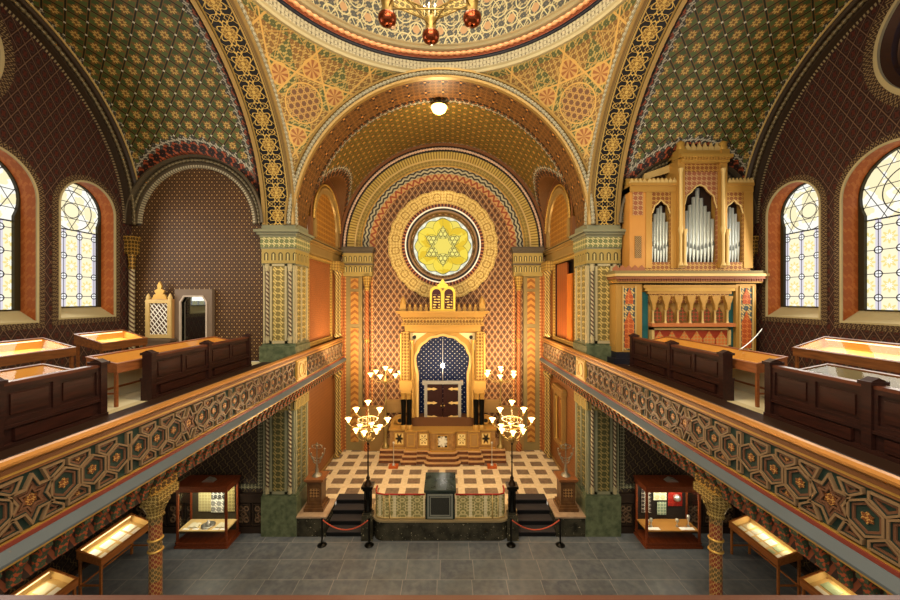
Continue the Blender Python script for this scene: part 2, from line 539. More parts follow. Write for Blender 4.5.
def f_dome(nt, u, v):
    p = .78
    a = (u / p).c() * p; vv = v / (p * 1.1)
    b = vv.c() * p
    d1 = (a.abs() * 1.25 + b * .8)
    og = ((d1 - .18).abs() < .02).max((((a * a + b * b).sq()) - .2).abs() < .018)
    a2 = (u / p + .5).c() * p; b2 = (vv + .5).c() * p
    og2 = ((((a2 * a2 + b2 * b2).sq()) - .24).abs() < .018)
    base = mixc(nt, arab(nt, u, v, .24), '#35342f', '#8a7a56')
    base = mixc(nt, ((a * a + b * b).sq() < .12), base, '#94704a')
    col = mixc(nt, og.max(og2), base, '#a3976e')
    # tall dark arched fields higher up
    wv = (u / 3.95 + .5).c() * 3.95
    win = ((v - 1.75) > ((wv * 5).cos() * .12)) * (wv.abs() < 1.0) * (v < 4.6)
    col = mixc(nt, win, col, mixc(nt, kagome(u, v, .5, .03), '#1b2228', '#a89868'))
    return (col, og)
M_DOME = mat('dome_ogee_ornament', f_dome, .45, .15, .4, .1)
def f_cband(nt, u, v):
    k = ((u * 40).sin() * (v * 40).sin()) > -.1
    q = ((u / .12).c().abs() < .3) * (((v / .12) + .5).c().abs() < .42)
    return mixc(nt, q, mixc(nt, k, '#6a5f4c', '#968b6e'), '#aca284')
M_CBAND = mat('cream_lace_band', f_cband, .5)
def f_strip(name, c1, c2, p, frac=.5, rough=.45, metal=.1):
    return mat(name, lambda nt, u, v: mixc(nt, (u / p).fr() > frac, c1, c2), rough, metal)
M_CORD = mat('grey_cord', lambda nt, u, v: mixc(nt, ((u / .045)).fr() > .5, '#76705c', '#b0a88e'), .5)
M_BW = mat('black_white_scallop', lambda nt, u, v: mixc(nt, (((u / .34).c().abs() * 1.0) + (v / .18).fr() - .2).fr() > .5, '#35322c', '#aca486'), .5)
M_RS = mat('red_cream_scallop', lambda nt, u, v: mixc(nt, (((u / .34).c().abs() * 1.6) + (v / .3)).fr() > .5, '#8c4426', '#bc925a'), .5)
M_ZIG = mat('zigzag_window_border', lambda nt, u, v: mixc(nt, (((u / .11).c().abs() * 2 + (v / .11)).fr() - .5).abs() < .15, '#33201a', '#84704e'), .55)
M_TWIST = mat('twisted_shaft', lambda nt, u, v: mixc(nt, ((u * 6 + v * 7).fr() > .5), '#54392a', '#b7aa86'), .45)
M_TWISTR = mat('red_twisted_shaft', lambda nt, u, v: mixc(nt, ((u * 6 + v * 6).fr() > .4), '#7a3518', '#a86a38'), .45)
M_PANG = mat('green_gold_pilaster_panel', lambda nt, u, v: (lambda k: (mixc(nt, k, '#4c4a2a', '#94824e'), k))(arab(nt, u, v, .2)), .45, .15, .6)
M_PANL = mat('lobed_pilaster_panel', lambda nt, u, v: (lambda k: (mixc(nt, k, '#8a5626', '#b07c38'), k))((((v / .3).fr() - .5 + (u / .5).c().abs() * 1.2).fr()) > .45), .45, .15, .6)
M_ORANGE = mat('orange_window_reveal', lambda nt, u, v: mixc(nt, arab(nt, u, v, .3), '#a85826', '#b86a34'), .5, dirt=.25)
def f_arcade(nt, u, v):
    a = (u / .24).c() * .24
    vv = (v / .5 + .6).fr() * .5
    ar = (a.abs() < .07) * (vv > .1) * (vv < .3)
    ar = ar.max((a * a + (vv - .3) * (vv - .3)).sq() < .07)
    ar2 = (a.abs() < .03) * (vv > .1) * (vv < .33)
    c = mixc(nt, ar, '#9c864a', '#33301c')
    return (mixc(nt, ar2, c, '#b8a468'), ar)
M_ARC = mat('miniature_arcade_frieze', f_arcade, .45, .2, -.5)

# ---- ground floor
mb = MB(); mb.face([(-11, -1, 0), (11, -1, 0), (11, 12.6, 0), (-11, 12.6, 0)]); struct('floor', mb, M_SLAB)
# stage floor & sides, with stair wells  x in 2.6..3.85
ZT = .69
mb = MB()
for s in (-1, 1):
    mb.face([(s * 3.85, 13.7, ZT), (s * 2.6, 13.7, ZT), (s * 2.6, 18, ZT), (s * 3.85, 18, ZT)])
    mb.face([(s * 3.85, 13.3, ZT), (s * 5.1, 13.3, ZT), (s * 5.1, 18, ZT), (s * 3.85, 18, ZT)])
mb.face([(-2.6, 12.5, ZT), (2.6, 12.5, ZT), (2.6, 18, ZT), (-2.6, 18, ZT)])
struct('floor_stage', mb, M_TILE)
for s, nm in ((-1, 'left'), (1, 'right')):
    mb = MB(); mb.box(min(s * 3.87, s * 4.85), max(s * 3.87, s * 4.85), 12.28, 13.3, 0, ZT - .05)
    o = struct('trim_stage_block_' + nm, mb, M_MARB)
    mb = MB(); mb.box(min(s * 3.84, s * 4.86), max(s * 3.84, s * 4.86), 12.24, 13.32, ZT - .05, ZT + .005); mb.build('coping', M_MARBP, o)
    # stairs
    st = MB()
    for k in range(4):
        st.box(min(s * 2.62, s * 3.85), max(s * 2.62, s * 3.85), 12.3 + k * .35, 13.75, k * .1725 + .001, (k + 1) * .1725 - .03)
    o = struct('floor_stair_' + nm, st, mat('black_stair_riser', '#0e0d0d', .6, dirt=0))
    st = MB()
    for k in range(4):
        st.box(min(s * 2.62, s * 3.85), max(s * 2.62, s * 3.85), 12.26 + k * .35, 12.3 + (k + 1) * .35, (k + 1) * .1725 - .03, (k + 1) * .1725)
    st.build('tread', mat('dark_stair_carpet', '#2b2728', .8, dirt=.1), o)
# podium front with rounded corners, dark marble
def podium(mb, hx, y0, r, z0, z1, top=True, yb=13.0):
    pts = [(-hx - .32, yb), (-hx - .32, y0 + r + .2)]
    for k in range(7):
        a = pi + pi / 2 * k / 6; pts.append((-hx + r + r * cos(a), y0 + r + r * sin(a)))
    pts += [(-x, y) for x, y in reversed(pts)]
    for i in range(len(pts) - 1):
        a, b = pts[i], pts[i + 1]; mb.face([(*a, z0), (*b, z0), (*b, z1), (*a, z1)])
    if top: mb.poly([pts], lambda a, b: (a, b, z1))
    return pts
mb = MB(); podium(mb, 2.26, 12.07, .35, 0, ZT - .06); pod = struct('wall_podium', mb, M_MARB)
mb = MB(); podium(mb, 2.30, 12.03, .37, ZT - .06, ZT + .004); mb.build('coping', mat('podium_coping', '#8c7a58', .35), pod)

# ---- piers at the far side of the crossing (mirrored)
def pier(s):
    nm = 'left' if s < 0 else 'right'
    x0, x1 = s * 4.95, s * XO
    def B(mb, a0, a1, y0, y1, z0, z1): return mb.box(min(s * a0, s * a1), max(s * a0, s * a1), y0, y1, z0, z1)
    core = MB(); B(core, 4.97, XO, 12.36, 13.45, 0, 10.5)
    root = struct('wall_pier_' + nm, core, GREY)
    pl = MB(); B(pl, 4.86, 6.06, 12.28, 13.5, 0, 1.34); B(pl, 4.86, 6.08, 12.2, 13.5, 5.5, 6.42); B(pl, 4.9, 6.03, 12.31, 13.48, 6.42, 6.5)
    B(pl, 4.9, 6.03, 12.31, 13.48, 1.34, 1.42)
    pl.build('plinth', OLIVE, root)
    for z0, z1, lab in ((1.42, 4.75, 0), (6.5, 9.18, 1)):
        pn = MB(); B(pn, 5.28, 5.68, 12.31, 12.37, z0 + .1, z1 - .05)
        for k in range(2):   # side face panel towards the chancel
            pass
        pn.box(min(s * 4.93, s * 4.98), max(s * 4.93, s * 4.98), 12.6, 12.78, z0 + .1, z1)
        pn.box(min(s * 4.93, s * 4.98), max(s * 4.93, s * 4.98), 13.0, 13.25, z0 + .1, z1)
        pn.build('carved_panel', M_PANG if lab == 0 else mat('gold_pilaster_panel', lambda nt, u, v: (lambda k: (mixc(nt, k, '#7a6a3a', '#cdb36a'), k))(arab(nt, u, v, .2)), .45, .15, .6), root)
        fr = MB()
        for a in (5.2, 5.70): B(fr, a, a + .07, 12.29, 12.37, z0, z1)
        B(fr, 5.2, 5.77, 12.29, 12.37, z0, z0 + .09); B(fr, 5.2, 5.77, 12.29, 12.37, z1 - .07, z1)
        B(fr, 4.95, 5.0, 12.31, 12.37, z0, z1); B(fr, 5.95, 6.0, 12.31, 12.37, z0, z1)
        B(fr, 4.92, 4.97, 12.36, 12.5, z0, z1); B(fr, 4.92, 4.97, 13.32, 13.45, z0, z1); B(fr, 4.92, 4.97, 12.84, 12.93, z0, z1)
        fr.build('panel_frame', GREY if lab == 0 else CREAM, root)
        for a in (5.1, 5.86):
            c = MB(); zz = z1 - z0
            c.lathe([(.055, z0 + .2), (.055, z1 - .2)], (s * a, 12.32, 0), 10)
            sh = c.build('shaft', M_TWIST, root)
            c = MB()
            for q in (z0, z1 - .25):
                c.lathe([(.05, q), (.085, q + .03), (.06, q + .09), (.09, q + .16), (.07, q + .22), (.09, q + .25)], (s * a, 12.32, 0), 10)
            c.build('capital_and_base', CREAM, root)
    # friezes
    f = MB(); B(f, 4.9, 6.04, 12.28, 13.5, 9.2, 9.68); B(f, 4.9, 6.04, 12.28, 13.5, 4.25, 4.72)
    f.build('arcade_frieze', M_ARC, root)
    f = MB(); B(f, 4.87, 6.07, 12.26, 13.52, 9.74, 10.08); f.build('upper_frieze', m_arab('green_cream_frieze', .17, '#6a7048', '#c6b780', .5, .1), root)
    f = MB()
    for z0, z1, e in ((9.68, 9.74, .07), (10.08, 10.16, .1), (10.16, 10.24, .17), (10.24, 10.32, .24), (10.32, 10.36, .12), (10.36, 10.56, .05), (9.14, 9.2, .05)):
        B(f, 4.97 - e, 6.0 + e, 12.36 - e, 13.45 + e * .5, z0, z1)
    f.build('cornice', GREY, root)
    d = MB(); B(d, 4.76, 6.21, 12.15, 13.5, 10.235, 10.262); d.build('dark_line', DARK, root)
    # gold foot of the great arch band, above the cornice
    g = MB(); B(g, 5.25, 5.75, 12.28, 12.33, 10.56, 11.9)
    return root
for s in (-1, 1): pier(s)

# ---- great side arches (soffit bands in planes x=5..6), north and south
for s, nm in ((-1, 'left'), (1, 'right')):
    mb = MB(); P = []; UV = []; n = 72
    for k in range(n + 1):
        t = pi * k / n
        P.append([(s * x, CY + HW * cos(t), ZS + HW * sin(t)) for x in (5.0, 6.0)]); UV.append([(HW * t + .05, 0), (HW * t + .05, 1)])
    mb.grid(P, UV, smooth=True); root = struct('trim_great_arch_' + nm, mb, M_SOFF)
    # mouldings: inner face bead next to the pendentive, outer edge roll
    mb = MB(); f, L = arcpath((s * 4.93, CY, ZS), Y, Z, HW + .11); mb.beads((f, L), .075, .13); mb.build('bead_cord', M_CORD, root)
    mb = MB()
    mb.arc((s * 4.98, CY, ZS), Y, Z, (-s, 0, 0), HW, [(-.04, 0), (-.04, .06), (.03, .06), (.03, .02), (.2, .02), (.2, .07), (.25, .07), (.27, 0)], n=72)
    mb.build('archivolt', mat('gold_brown_moulding', '#9a7c46', .4, .3), root)
    mb = MB(); mb.arc((s * 6.0, CY, ZS), Y, Z, (s, 0, 0), HW, [(-.06, -.12), (-.06, 0), (0, .03), (.12, .06), (.22, .1)], n=72)
    mb.build('outer_moulding', mat('gold_brown_moulding', '#9a7c46'), root)
    mb = MB(); mb.arc((s * 6.1, CY, ZS), Y, Z, (s, 0, 0), HW, [(.03, 0), (.12, .02)], n=72); mb.build('dark_fillet', DARK, root)

# ---- side arm vaults
R1 = 5.22
XC, RC, ZC = 8.28, 2.27, 10.55
def armz(x, y):
    zb = ZS + sqrt(max(R1 * R1 - (y - CY) ** 2, 0)); zc = 0
    if y > CY + 1 and abs(x - XC) < RC: zc = ZC + sqrt(RC * RC - (x - XC) ** 2)
    return zb, zc
for s, nm in ((-1, 'left'), (1, 'right')):
    mb = MB(); P = []; UV = []; U2 = []
    nx, ny = 80, 150
    for i in range(nx + 1):
        x = 6.0 + (XW - 6.0) * (.5 - .5 * cos(pi * i / nx)); rp = []; ru = []; r2 = []
        for j in range(ny + 1):
            t = -pi / 2 + pi * j / ny; y = CY + R1 * sin(t)
            y = min(y, YB)
            zb, zc = armz(x, y)
            z = max(zb, zc)
            if y >= YB - 1e-6 and zc > 0: z = zc
            rp.append((s * x, y, z)); ru.append((x - 8.28, R1 * (t + pi / 2) + .0))
            e1 = x - 6.0; e2 = XW - x
            e3 = sqrt((x - XC) ** 2 + (z - ZC) ** 2) - RC if y > CY + 1 else 9
            if zc > zb: e3 = .02
            d = min(e1, e2, e3)
            sc = R1 * t if d < e3 else atan2(z - ZC, x - XC) * RC
            r2.append((sc, d))
        P.append(rp); UV.append(ru); U2.append(r2)
    mb.grid(P, UV, U2, smooth=False)
    struct('ceiling_vault_' + nm, mb, M_VG)
    # rear wall of the arm (gallery level and above) and lower part
    xs = [6.0, XW]
    mb = MB()
    lo = [(6.0, GZ), (XW, GZ), (XW, ZC)] + [(XC + RC * cos(pi * k / 40), ZC + RC * sin(pi * k / 40)) for k in range(41)] + [(6.0, ZC)]
    mb.poly([lo], lambda a, b: (s * a, YB, b))
    rw = struct('wall_rear_' + nm, mb, M_WARM)
    mb = MB(); f, L = arcpath((s * XC, YB - .12, ZC), X, Z, RC - .12); mb.beads((f, L), .06, .13); mb.build('bead_cord', mat('bronze_cord', '#6d6148', .4, .4), rw)
    mb = MB()
    mb.arc((s * XC, YB, ZC), X, Z, (0, -1, 0), RC, [(.06, -.1), (.06, .28), (.0, .3), (-.03, .2), (-.05, .2), (-.05, .08), (-.2, .08), (-.22, .12), (-.27, .12), (-.3, 0)], n=48)
    mb.build('archivolt', mat('grey_brown_moulding', '#5a4f3e', .4, .3), rw)
    mb = MB(); mb.arc((s * XC, YB, ZC), X, Z, (0, -1, 0), RC, [(-.28, .02), (-.28, .1), (-.36, .1), (-.36, 0)], n=48); mb.build('inner_rim', mat('pale_rim', lambda nt, u, v: mixc(nt, (u / .1).fr() > .5, '#6b6250', '#b0a488')), rw)
    mb = MB(); mb.face([(s * 5.9, YB + .1, 0), (s * XW, YB + .1, 0), (s * XW, YB + .1, 5.5), (s * 5.9, YB + .1, 5.5)])
    lw = struct('wall_rear_lower_' + nm, mb, M_WLOW)
    # wainscot with raised geometric panels
    mb = MB()
    a0, a1 = sorted((s * 6.05, s * XW))
    mb.box(a0, a1, YB + .0, YB + .1, .0, .2); mb.box(a0, a1, YB, YB + .1, 1.05, 1.28); mb.box(a0, a1, YB - .04, YB + .1, 1.28, 1.36)
    mb.framex if 0 else None
    x = a0
    while x < a1 - .3:
        mb.frame(x + .03, x + .55, .24, 1.0, .045, YB + .03, YB + .1); x += .58
    mb.build('wainscot', mat('dark_wainscot', '#2b2019', .35, dirt=.1), lw)
    mb = MB(); x = a0
    while x < a1 - .3:
        cx, cz = x + .29, .62
        for k in range(4):
            q = circ(cx + (.1 if k % 2 else -.1), cz + (.19 if k > 1 else -.19), .1, 6); q2 = circ(cx + (.1 if k % 2 else -.1), cz + (.19 if k > 1 else -.19), .065, 6)
            mb.ring(q, q2, lambda a, b, h: (a, YB + .1 - h, b), 0, .05)
        q = circ(cx, cz, .12, 4); q2 = circ(cx, cz, .08, 4); mb.ring(q, q2, lambda a, b, h: (a, YB + .1 - h, b), 0, .05)
        x += .58
    mb.build('raised_tracery', mat('tracery_brown', '#6d5540', .4), lw)
    mb = MB(); mb.frame(min(s * 6.12, s * XW), max(s * 6.12, s * XW), 1.5, 4.7, .16, YB + .04, YB + .11)
    mb.build('ornamental_border', m_arab('border_ornament', .12, '#3b3a2c', '#8d8768', .5, 0), lw)

# ---- outer walls with windows
WINS = [(10.95, .85, 7.45, 10.65), (8.50, 1.07, 7.40, 10.60), (5.9, 1.07, 7.40, 10.60)]
OC = (CY, 13.8, 1.45)
def f_glass(nt, u, v):
    # u centred, v from the sill in metres; three lancet lights below, rose above
    cw = .46
    a = (u / cw + .5).c() * cw; b = (v / .62).c() * .62
    cell = (v / .62).fr()
    lead = ((u / cw).c().abs() < .02) + ((b.abs() < .01))
    a2 = (u / cw).c() * cw
    node = ((a2 * a2 + b * b).sq())
    ring = (node - .085).abs() < .014
    br = (v / .62 + .5).c() * .62
    flo = rosette(a, br, 8, .13, .05); flo2 = rosette(a, br, 8, .07, .02)
    fr = (a.abs() > .165)
    bg = mixc(nt, fr, '#fdf2cc', '#dcd6e0')
    bg = mixc(nt, flo, bg, '#f0dc8c'); bg = mixc(nt, flo2, bg, '#fffbe8')
    bg = mixc(nt, node < .085, bg, '#ffffff')
    low = mixc(nt, (lead > .5).max(ring), bg, '#161420')
    # upper star rose
    vv = v - 2.95
    k = kagome(u, vv, .98, .010, pi / 6)
    r = (u * u + vv * vv).sq()
    k = k.max((r - .60).abs() < .014).max((r - .22).abs() < .012)
    fl = rosette(u, vv, 6, .3, .1)
    ub = mixc(nt, noise(nt, 3, 2) > .5, '#fffdf0', '#fbeec0')
    ub = mixc(nt, fl, ub, '#fff3c8')
    up = mixc(nt, k, ub, '#161420')
    col = mixc(nt, v > 2.35, low, up)
    col = mixc(nt, (v - 2.35).abs() < .02, col, '#161420')
    return col
def glassmat(name, fn, e):
    m = bpy.data.materials.new(name); m.use_nodes = True; nt = m.node_tree
    u, v = uvs(nt); c = fn(nt, u, v)
    b = nt.nodes['Principled BSDF']; b.inputs['Base Color'].default_value = (.02, .02, .02, 1); b.inputs['Roughness'].default_value = .6; b.inputs['Specular IOR Level'].default_value = .1
    link(nt, c, b.inputs['Emission Color']); b.inputs['Emission Strength'].default_value = e
    return m
M_GLASS = glassmat('leaded_stained_glass', f_glass, .78)
M_OCG = glassmat('blue_oculus_glass', lambda nt, u, v: mixc(nt, kagome(u, v, .6, .03), mixc(nt, noise(nt, 1.6, 3) > .5, '#1c2c6a', '#8aa8d8'), '#0c0c18'), .7)
wn = 0
for s, nm in ((-1, 'left'), (1, 'right')):
    mb = MB()
    z1 = 10.5
    outer = [(2.2, GZ), (YB, GZ), (YB, ZS)] + [(CY + R1 * cos(pi * k / 60), ZS + R1 * sin(pi * k / 60)) for k in range(1, 60)] + [(2.2, ZS)]
    holes = [archloop(c, zb, zs, r) for c, r, zb, zs in WINS] + [circ(*OC, 40)]
    mb.poly([outer] + holes, lambda a, b: (s * XW, a, b))
    wl = struct('wall_' + nm, mb, M_WSIDE)
    mb = MB(); mb.face([(s * XW, -1, 0), (s * XW, YB + .1, 0), (s * XW, YB + .1, 5.5), (s * XW, -1, 5.5)]); lw = struct('wall_lower_' + nm, mb, M_WLOW)
    mb = MB(); mb.framex(0, 12.4, .1, 1.2, .1, *sorted((s * XW, s * (XW - .06)))); mb.build('wainscot', mat('dark_wainscot', ''), lw)
    # wall arch mouldings
    mb = MB(); mb.arc((s * XW, CY, ZS), Y, Z, (-s, 0, 0), R1, [(.0, .32), (-.06, .32), (-.1, .26), (-.12, .18), (-.28, .14), (-.32, 0)], n=72); mb.build('archivolt', mat('dark_brown_moulding', '#33271c', .4, .2), wl)
    mb = MB(); f, L = arcpath((s * (XW - .2), CY, ZS), Y, Z, R1 - .2); mb.beads((f, L), .06, .13); mb.build('bead_cord', mat('bronze_cord', ''), wl)
    mb = MB(); mb.arc((s * XW, CY, ZS), Y, Z, (-s, 0, 0), R1, [(.0, .35), (-.035, .35), (-.035, .3)], n=72); mb.build('gold_edge', GOLDL, wl)
    mb = MB(); mb.arc((s * XW, CY, ZS), Y, Z, (-s, 0, 0), R1, [(-.33, .01), (-.42, .01)], n=72); mb.build('lace_line', mat('lace_line', lambda nt, u, v: mixc(nt, (u / .09).fr() > .5, '#2b1a14', '#8a7a5c')), wl)
    for (c, r, zb, zs) in WINS:
        wn += 1
        T = .52
        mb = MB(); lp = archloop(c, zb, zs, r, 24)
        # reveal
        n = len(lp); acc = 0
        for i in range(n):
            a, b = lp[i], lp[(i + 1) % n]; l = sqrt((a[0] - b[0]) ** 2 + (a[1] - b[1]) ** 2)
            if i == 0:
                mb.m = 1
                mb.face([(s * XW, a[0], a[1]), (s * XW, b[0], b[1]), (s * (XW + T), b[0], b[1] + .33), (s * (XW + T), a[0], a[1] + .33)])
                mb.m = 0; continue
            mb.face([(s * XW, *a), (s * XW, *b), (s * (XW + T), *b), (s * (XW + T), *a)], [(acc, 0), (acc + l, 0), (acc + l, T), (acc, T)]); acc += l
        wo = struct('window_%d' % wn, mb, [M_ORANGE, CREAM])
        # cream edge and zigzag border on the wall
        for d0, d1, h, m_, pn in ((-.03, .02, .04, CREAM, 'opening_edge'), (.02, .17, .02, M_ZIG, 'zigzag_border')):
            lo = archloop(c, zb - d1, zs, r + d1, 24); li = archloop(c, zb - d0, zs, r + d0, 24)
            mb = MB(); m2 = len(lo); acc = 0
            for i in range(m2):
                a, b, cc, dd = lo[i], lo[(i + 1) % m2], li[(i + 1) % m2], li[i]; l = sqrt((a[0] - b[0]) ** 2 + (a[1] - b[1]) ** 2)
                F = lambda q, h_: (s * (XW - h_), q[0], q[1])
                mb.face([F(a, h), F(b, h), F(cc, h), F(dd, h)], [(acc, 0), (acc + l, 0), (acc + l, d1 - d0), (acc, d1 - d0)])
                mb.face([F(a, 0), F(b, 0), F(b, h), F(a, h)]); mb.face([F(dd, 0), F(cc, 0), F(cc, h), F(dd, h)]); acc += l
            mb.build(pn, m_, wo)
        # horseshoe frame board
        rk = r * .97; zk = zs + .0
        hs = [(c - rk * .90, zb + .33)]; hs += [(c + rk * .90, zb + .33), (c + rk * .90, zk - rk * .436)]
        a0 = -math.asin(.436)
        hs += [(c + rk * cos(a0 + (pi - 2 * a0) * k / 26), zk + rk * sin(a0 + (pi - 2 * a0) * k / 26)) for k in range(27)]
        hs += [(c - rk * .90, zk - rk * .436)]
        fl = archloop(c, zb + .3, zs, r + .02, 24)
        mb = MB(); mb.poly([fl, hs], lambda a, b: (s * (XW + T - .09), a, b))
        for i in range(len(hs)):
            a, b = hs[i], hs[(i + 1) % len(hs)]
            mb.face([(s * (XW + T - .09), *a), (s * (XW + T - .09), *b), (s * (XW + T), *b), (s * (XW + T), *a)])
        mb.build('window_frame', mat('olive_brown_frame', '#2e2716', .4, dirt=0), wo)
        mb = MB(); uvf = lambda a, b: (a - c, (b - zb - .33) * (2.95 / (zs - zb - .33)))
        mb.poly([archloop(c, zb + .3, zs, r, 20)], lambda a, b: (s * (XW + T - .01), a, b), uvf); mb.build('stained_glass', M_GLASS, wo)
    # oculus
    wn += 1
    mb = MB(); mb.arc((s * XW, OC[0], OC[1]), Y, Z, (s, 0, 0), OC[2], [(0, 0), (-.12, .15), (-.12, .3), (-.3, .4), (-.3, .6)], 0, 2 * pi, 64)
    wo = struct('window_%d' % wn, mb, mat('bronze_reveal', '#4a3226', .35, .3))
    mb = MB(); mb.arc((s * XW, OC[0], OC[1]), Y, Z, (-s, 0, 0), OC[2], [(-.02, 0), (-.02, .07), (.05, .07), (.05, .03), (.1, .03), (.1, 0)], 0, 2 * pi, 64); mb.build('white_rim', CREAM, wo)
    mb = MB(); mb.arc((s * XW, OC[0], OC[1]), Y, Z, (-s, 0, 0), OC[2], [(.1, .02), (.32, .02)], 0, 2 * pi, 64); mb.build('zigzag_border', M_ZIG, wo)
    mb = MB(); mb.poly([circ(OC[0], OC[1], OC[2] - .2, 40)], lambda a, b: (s * (XW + .55), a, b), lambda a, b: (a - OC[0], b - OC[1])); mb.build('stained_glass', M_OCG, wo)

# ---- corner colonnettes of the arms
for s, nm in ((-1, 'left'), (1, 'right')):
    mb = MB(); mb.lathe([(.09, GZ), (.09, 9.0)], (s * 10.42, 12.3, 0), 12); o = struct('trim_corner_shaft_' + nm, mb, M_TWIST)
    mb = MB(); mb.lathe([(.09, 9.0), (.12, 9.05), (.09, 9.15), (.12, 9.4), (.13, 9.5)], (s * 10.42, 12.3, 0), 12)
    mb.box(*sorted((s * 10.28, s * 10.55)), 12.16, 12.45, 9.5, 9.95); mb.box(*sorted((s * 10.24, s * 10.55)), 12.12, 12.45, 9.95, 10.1)
    mb.build('capital', GOLDD, o)

# ---- pendentives (spherical triangles), dome ring, dome
RS = (HW + .12) * sqrt(2); hwp = HW + .12
mb = MB(); n, m = 60, 26
for q in range(4):
    P = []; UV = []
    for i in range(n + 1):
        al = -pi / 4 + pi / 2 * i / n        # offset from the diagonal
        phi = pi / 4 + q * pi / 2 + al
        mx = max(abs(cos(phi)), abs(sin(phi)))
        rl = min(hwp / mx, RS - 1e-4); zl = sqrt(max(RS * RS - rl * rl, 0)); zh = sqrt(RS * RS - hwp * hwp)
        el0 = math.asin(zl / RS); el1 = math.asin(zh / RS)
        rp = []; ru = []
        for j in range(m + 1):
            el = el0 + (el1 - el0) * j / m
            rp.append((RS * cos(el) * cos(phi), CY + RS * cos(el) * sin(phi), ZS + RS * sin(el)))
            ru.append((al * RS * cos(el), RS * (el - .545)))
        P.append(rp); UV.append(ru)
    mb.grid(P, UV, smooth=True)
struct('ceiling_pendentives', mb, M_PEND)
ZR = ZS + hwp                      # 15.62
def ringp(name, R, prof, m_, parent=None, n=128):
    mb = MB(); mb.arc((0, CY, ZR), X, Y, Z, R, prof, 0, 2 * pi, n)
    return mb.build(name, m_, parent) if parent else struct(name, mb, m_)
RR = hwp
rg = ringp('ceiling_dome_ring', RR, [(.02, -.04), (-.06, -.04), (-.06, .05), (-.1, .1)], CREAM)
ringp('lace_band', RR, [(-.1, .1), (-.12, .36)], M_CBAND, rg)
ringp('dark_cove', RR, [(-.12, .36), (-.16, .38), (-.16, .44), (-.2, .47)], mat('dark_blue_cove', '#1a1c28', .5), rg)
ringp('gold_band', RR, [(-.19, .44), (-.2, .66)], mat('red_gold_band', '#9a4f30', .45), rg)
mb = MB(); f, L = arcpath((0, CY, ZR + .56), X, Y, RR - .24, 0, 2 * pi); mb.beads((f, L), .07, .2, 6, 5); mb.build('pearl_row', mat('copper_pearls', '#e0a070', .4, .2), rg)
ringp('pale_rim', RR, [(-.2, .66), (-.3, .68), (-.34, .74), (-.42, .76)], CREAM, rg)
mb = MB(); P = []; UV = []; R0 = RR - .42; n = 96
prof = [(R0, .76)] + [(R0 * cos(pi / 2 * k / 20), 1.6 + R0 * sin(pi / 2 * k / 20)) for k in range(21)]
L = 0
for i, (r, z) in enumerate(prof):
    if i: L += sqrt((r - prof[i - 1][0]) ** 2 + (z - prof[i - 1][1]) ** 2)
    P.append([(r * cos(2 * pi * k / n), CY + r * sin(2 * pi * k / n), ZR + z) for k in range(n)])
    UV.append([(2 * pi * k / n * R0, L) for k in range(n + 1)])
mb.grid(P, UV, smooth=True, close=True); struct('ceiling_dome', mb, M_DOME)

# ---- east arch mouldings and chancel vault
mb = MB(); P = []; UV = []
for k in range(73):
    t = pi * k / 72; P.append([(4.97 * cos(t), y, ZS + 4.97 * sin(t)) for y in (12.3, 13.5)]); UV.append([(4.97 * t, 0), (4.97 * t, 1.2)])
mb.grid(P, UV); ea = struct('trim_chancel_arch', mb, M_REDB)
mb = MB(); f, L = arcpath((0, 12.24, ZS), X, Z, HW + .1); mb.beads((f, L), .075, .13); mb.build('bead_cord', M_CORD, ea)
mb = MB(); mb.arc((0, 12.3, ZS), X, Z, (0, -1, 0), HW, [(-.05, -.1), (-.05, .05), (.02, .07), (.02, .01), (.19, .01), (.19, .08), (.26, .08), (.28, 0)], n=72); mb.build('archivolt', mat('gold_brown_moulding', ''), ea)
YC, RX, ZX = 15.65, 2.05, 11.1
def chz(x, y):
    zb = ZS + sqrt(max(25.0 - x * x, 0)); zc = ZX + sqrt(RX * RX - (y - YC) ** 2) if abs(y - YC) < RX else 0
    return zb, zc
mb = MB(); P = []; UV = []; U2 = []; nx, ny = 150, 70
for j in range(ny + 1):
    y = 13.5 + (YA - 13.5) * j / ny; rp = []; ru = []; r2 = []
    for i in range(nx + 1):
        t = -pi / 2 + pi * i / nx; x = 5.0 * sin(t); zb, zc = chz(x, y); z = max(zb, zc)
        e = min(y - 13.5, YA - y)
        e3 = sqrt((y - YC) ** 2 + max(z - ZX, 0) ** 2) - RX
        if zc > zb: e3 = -1
        d = min(e, e3)
        rp.append((x, y, z)); ru.append((t * 5, y - 13.5)); r2.append((t * 5 if e < e3 else atan2(z - ZX, y - YC) * RX, d))
    P.append(rp); UV.append(ru); U2.append(r2)
mb.grid(P, UV, U2, smooth=False); struct('ceiling_chancel_vault', mb, M_VC)
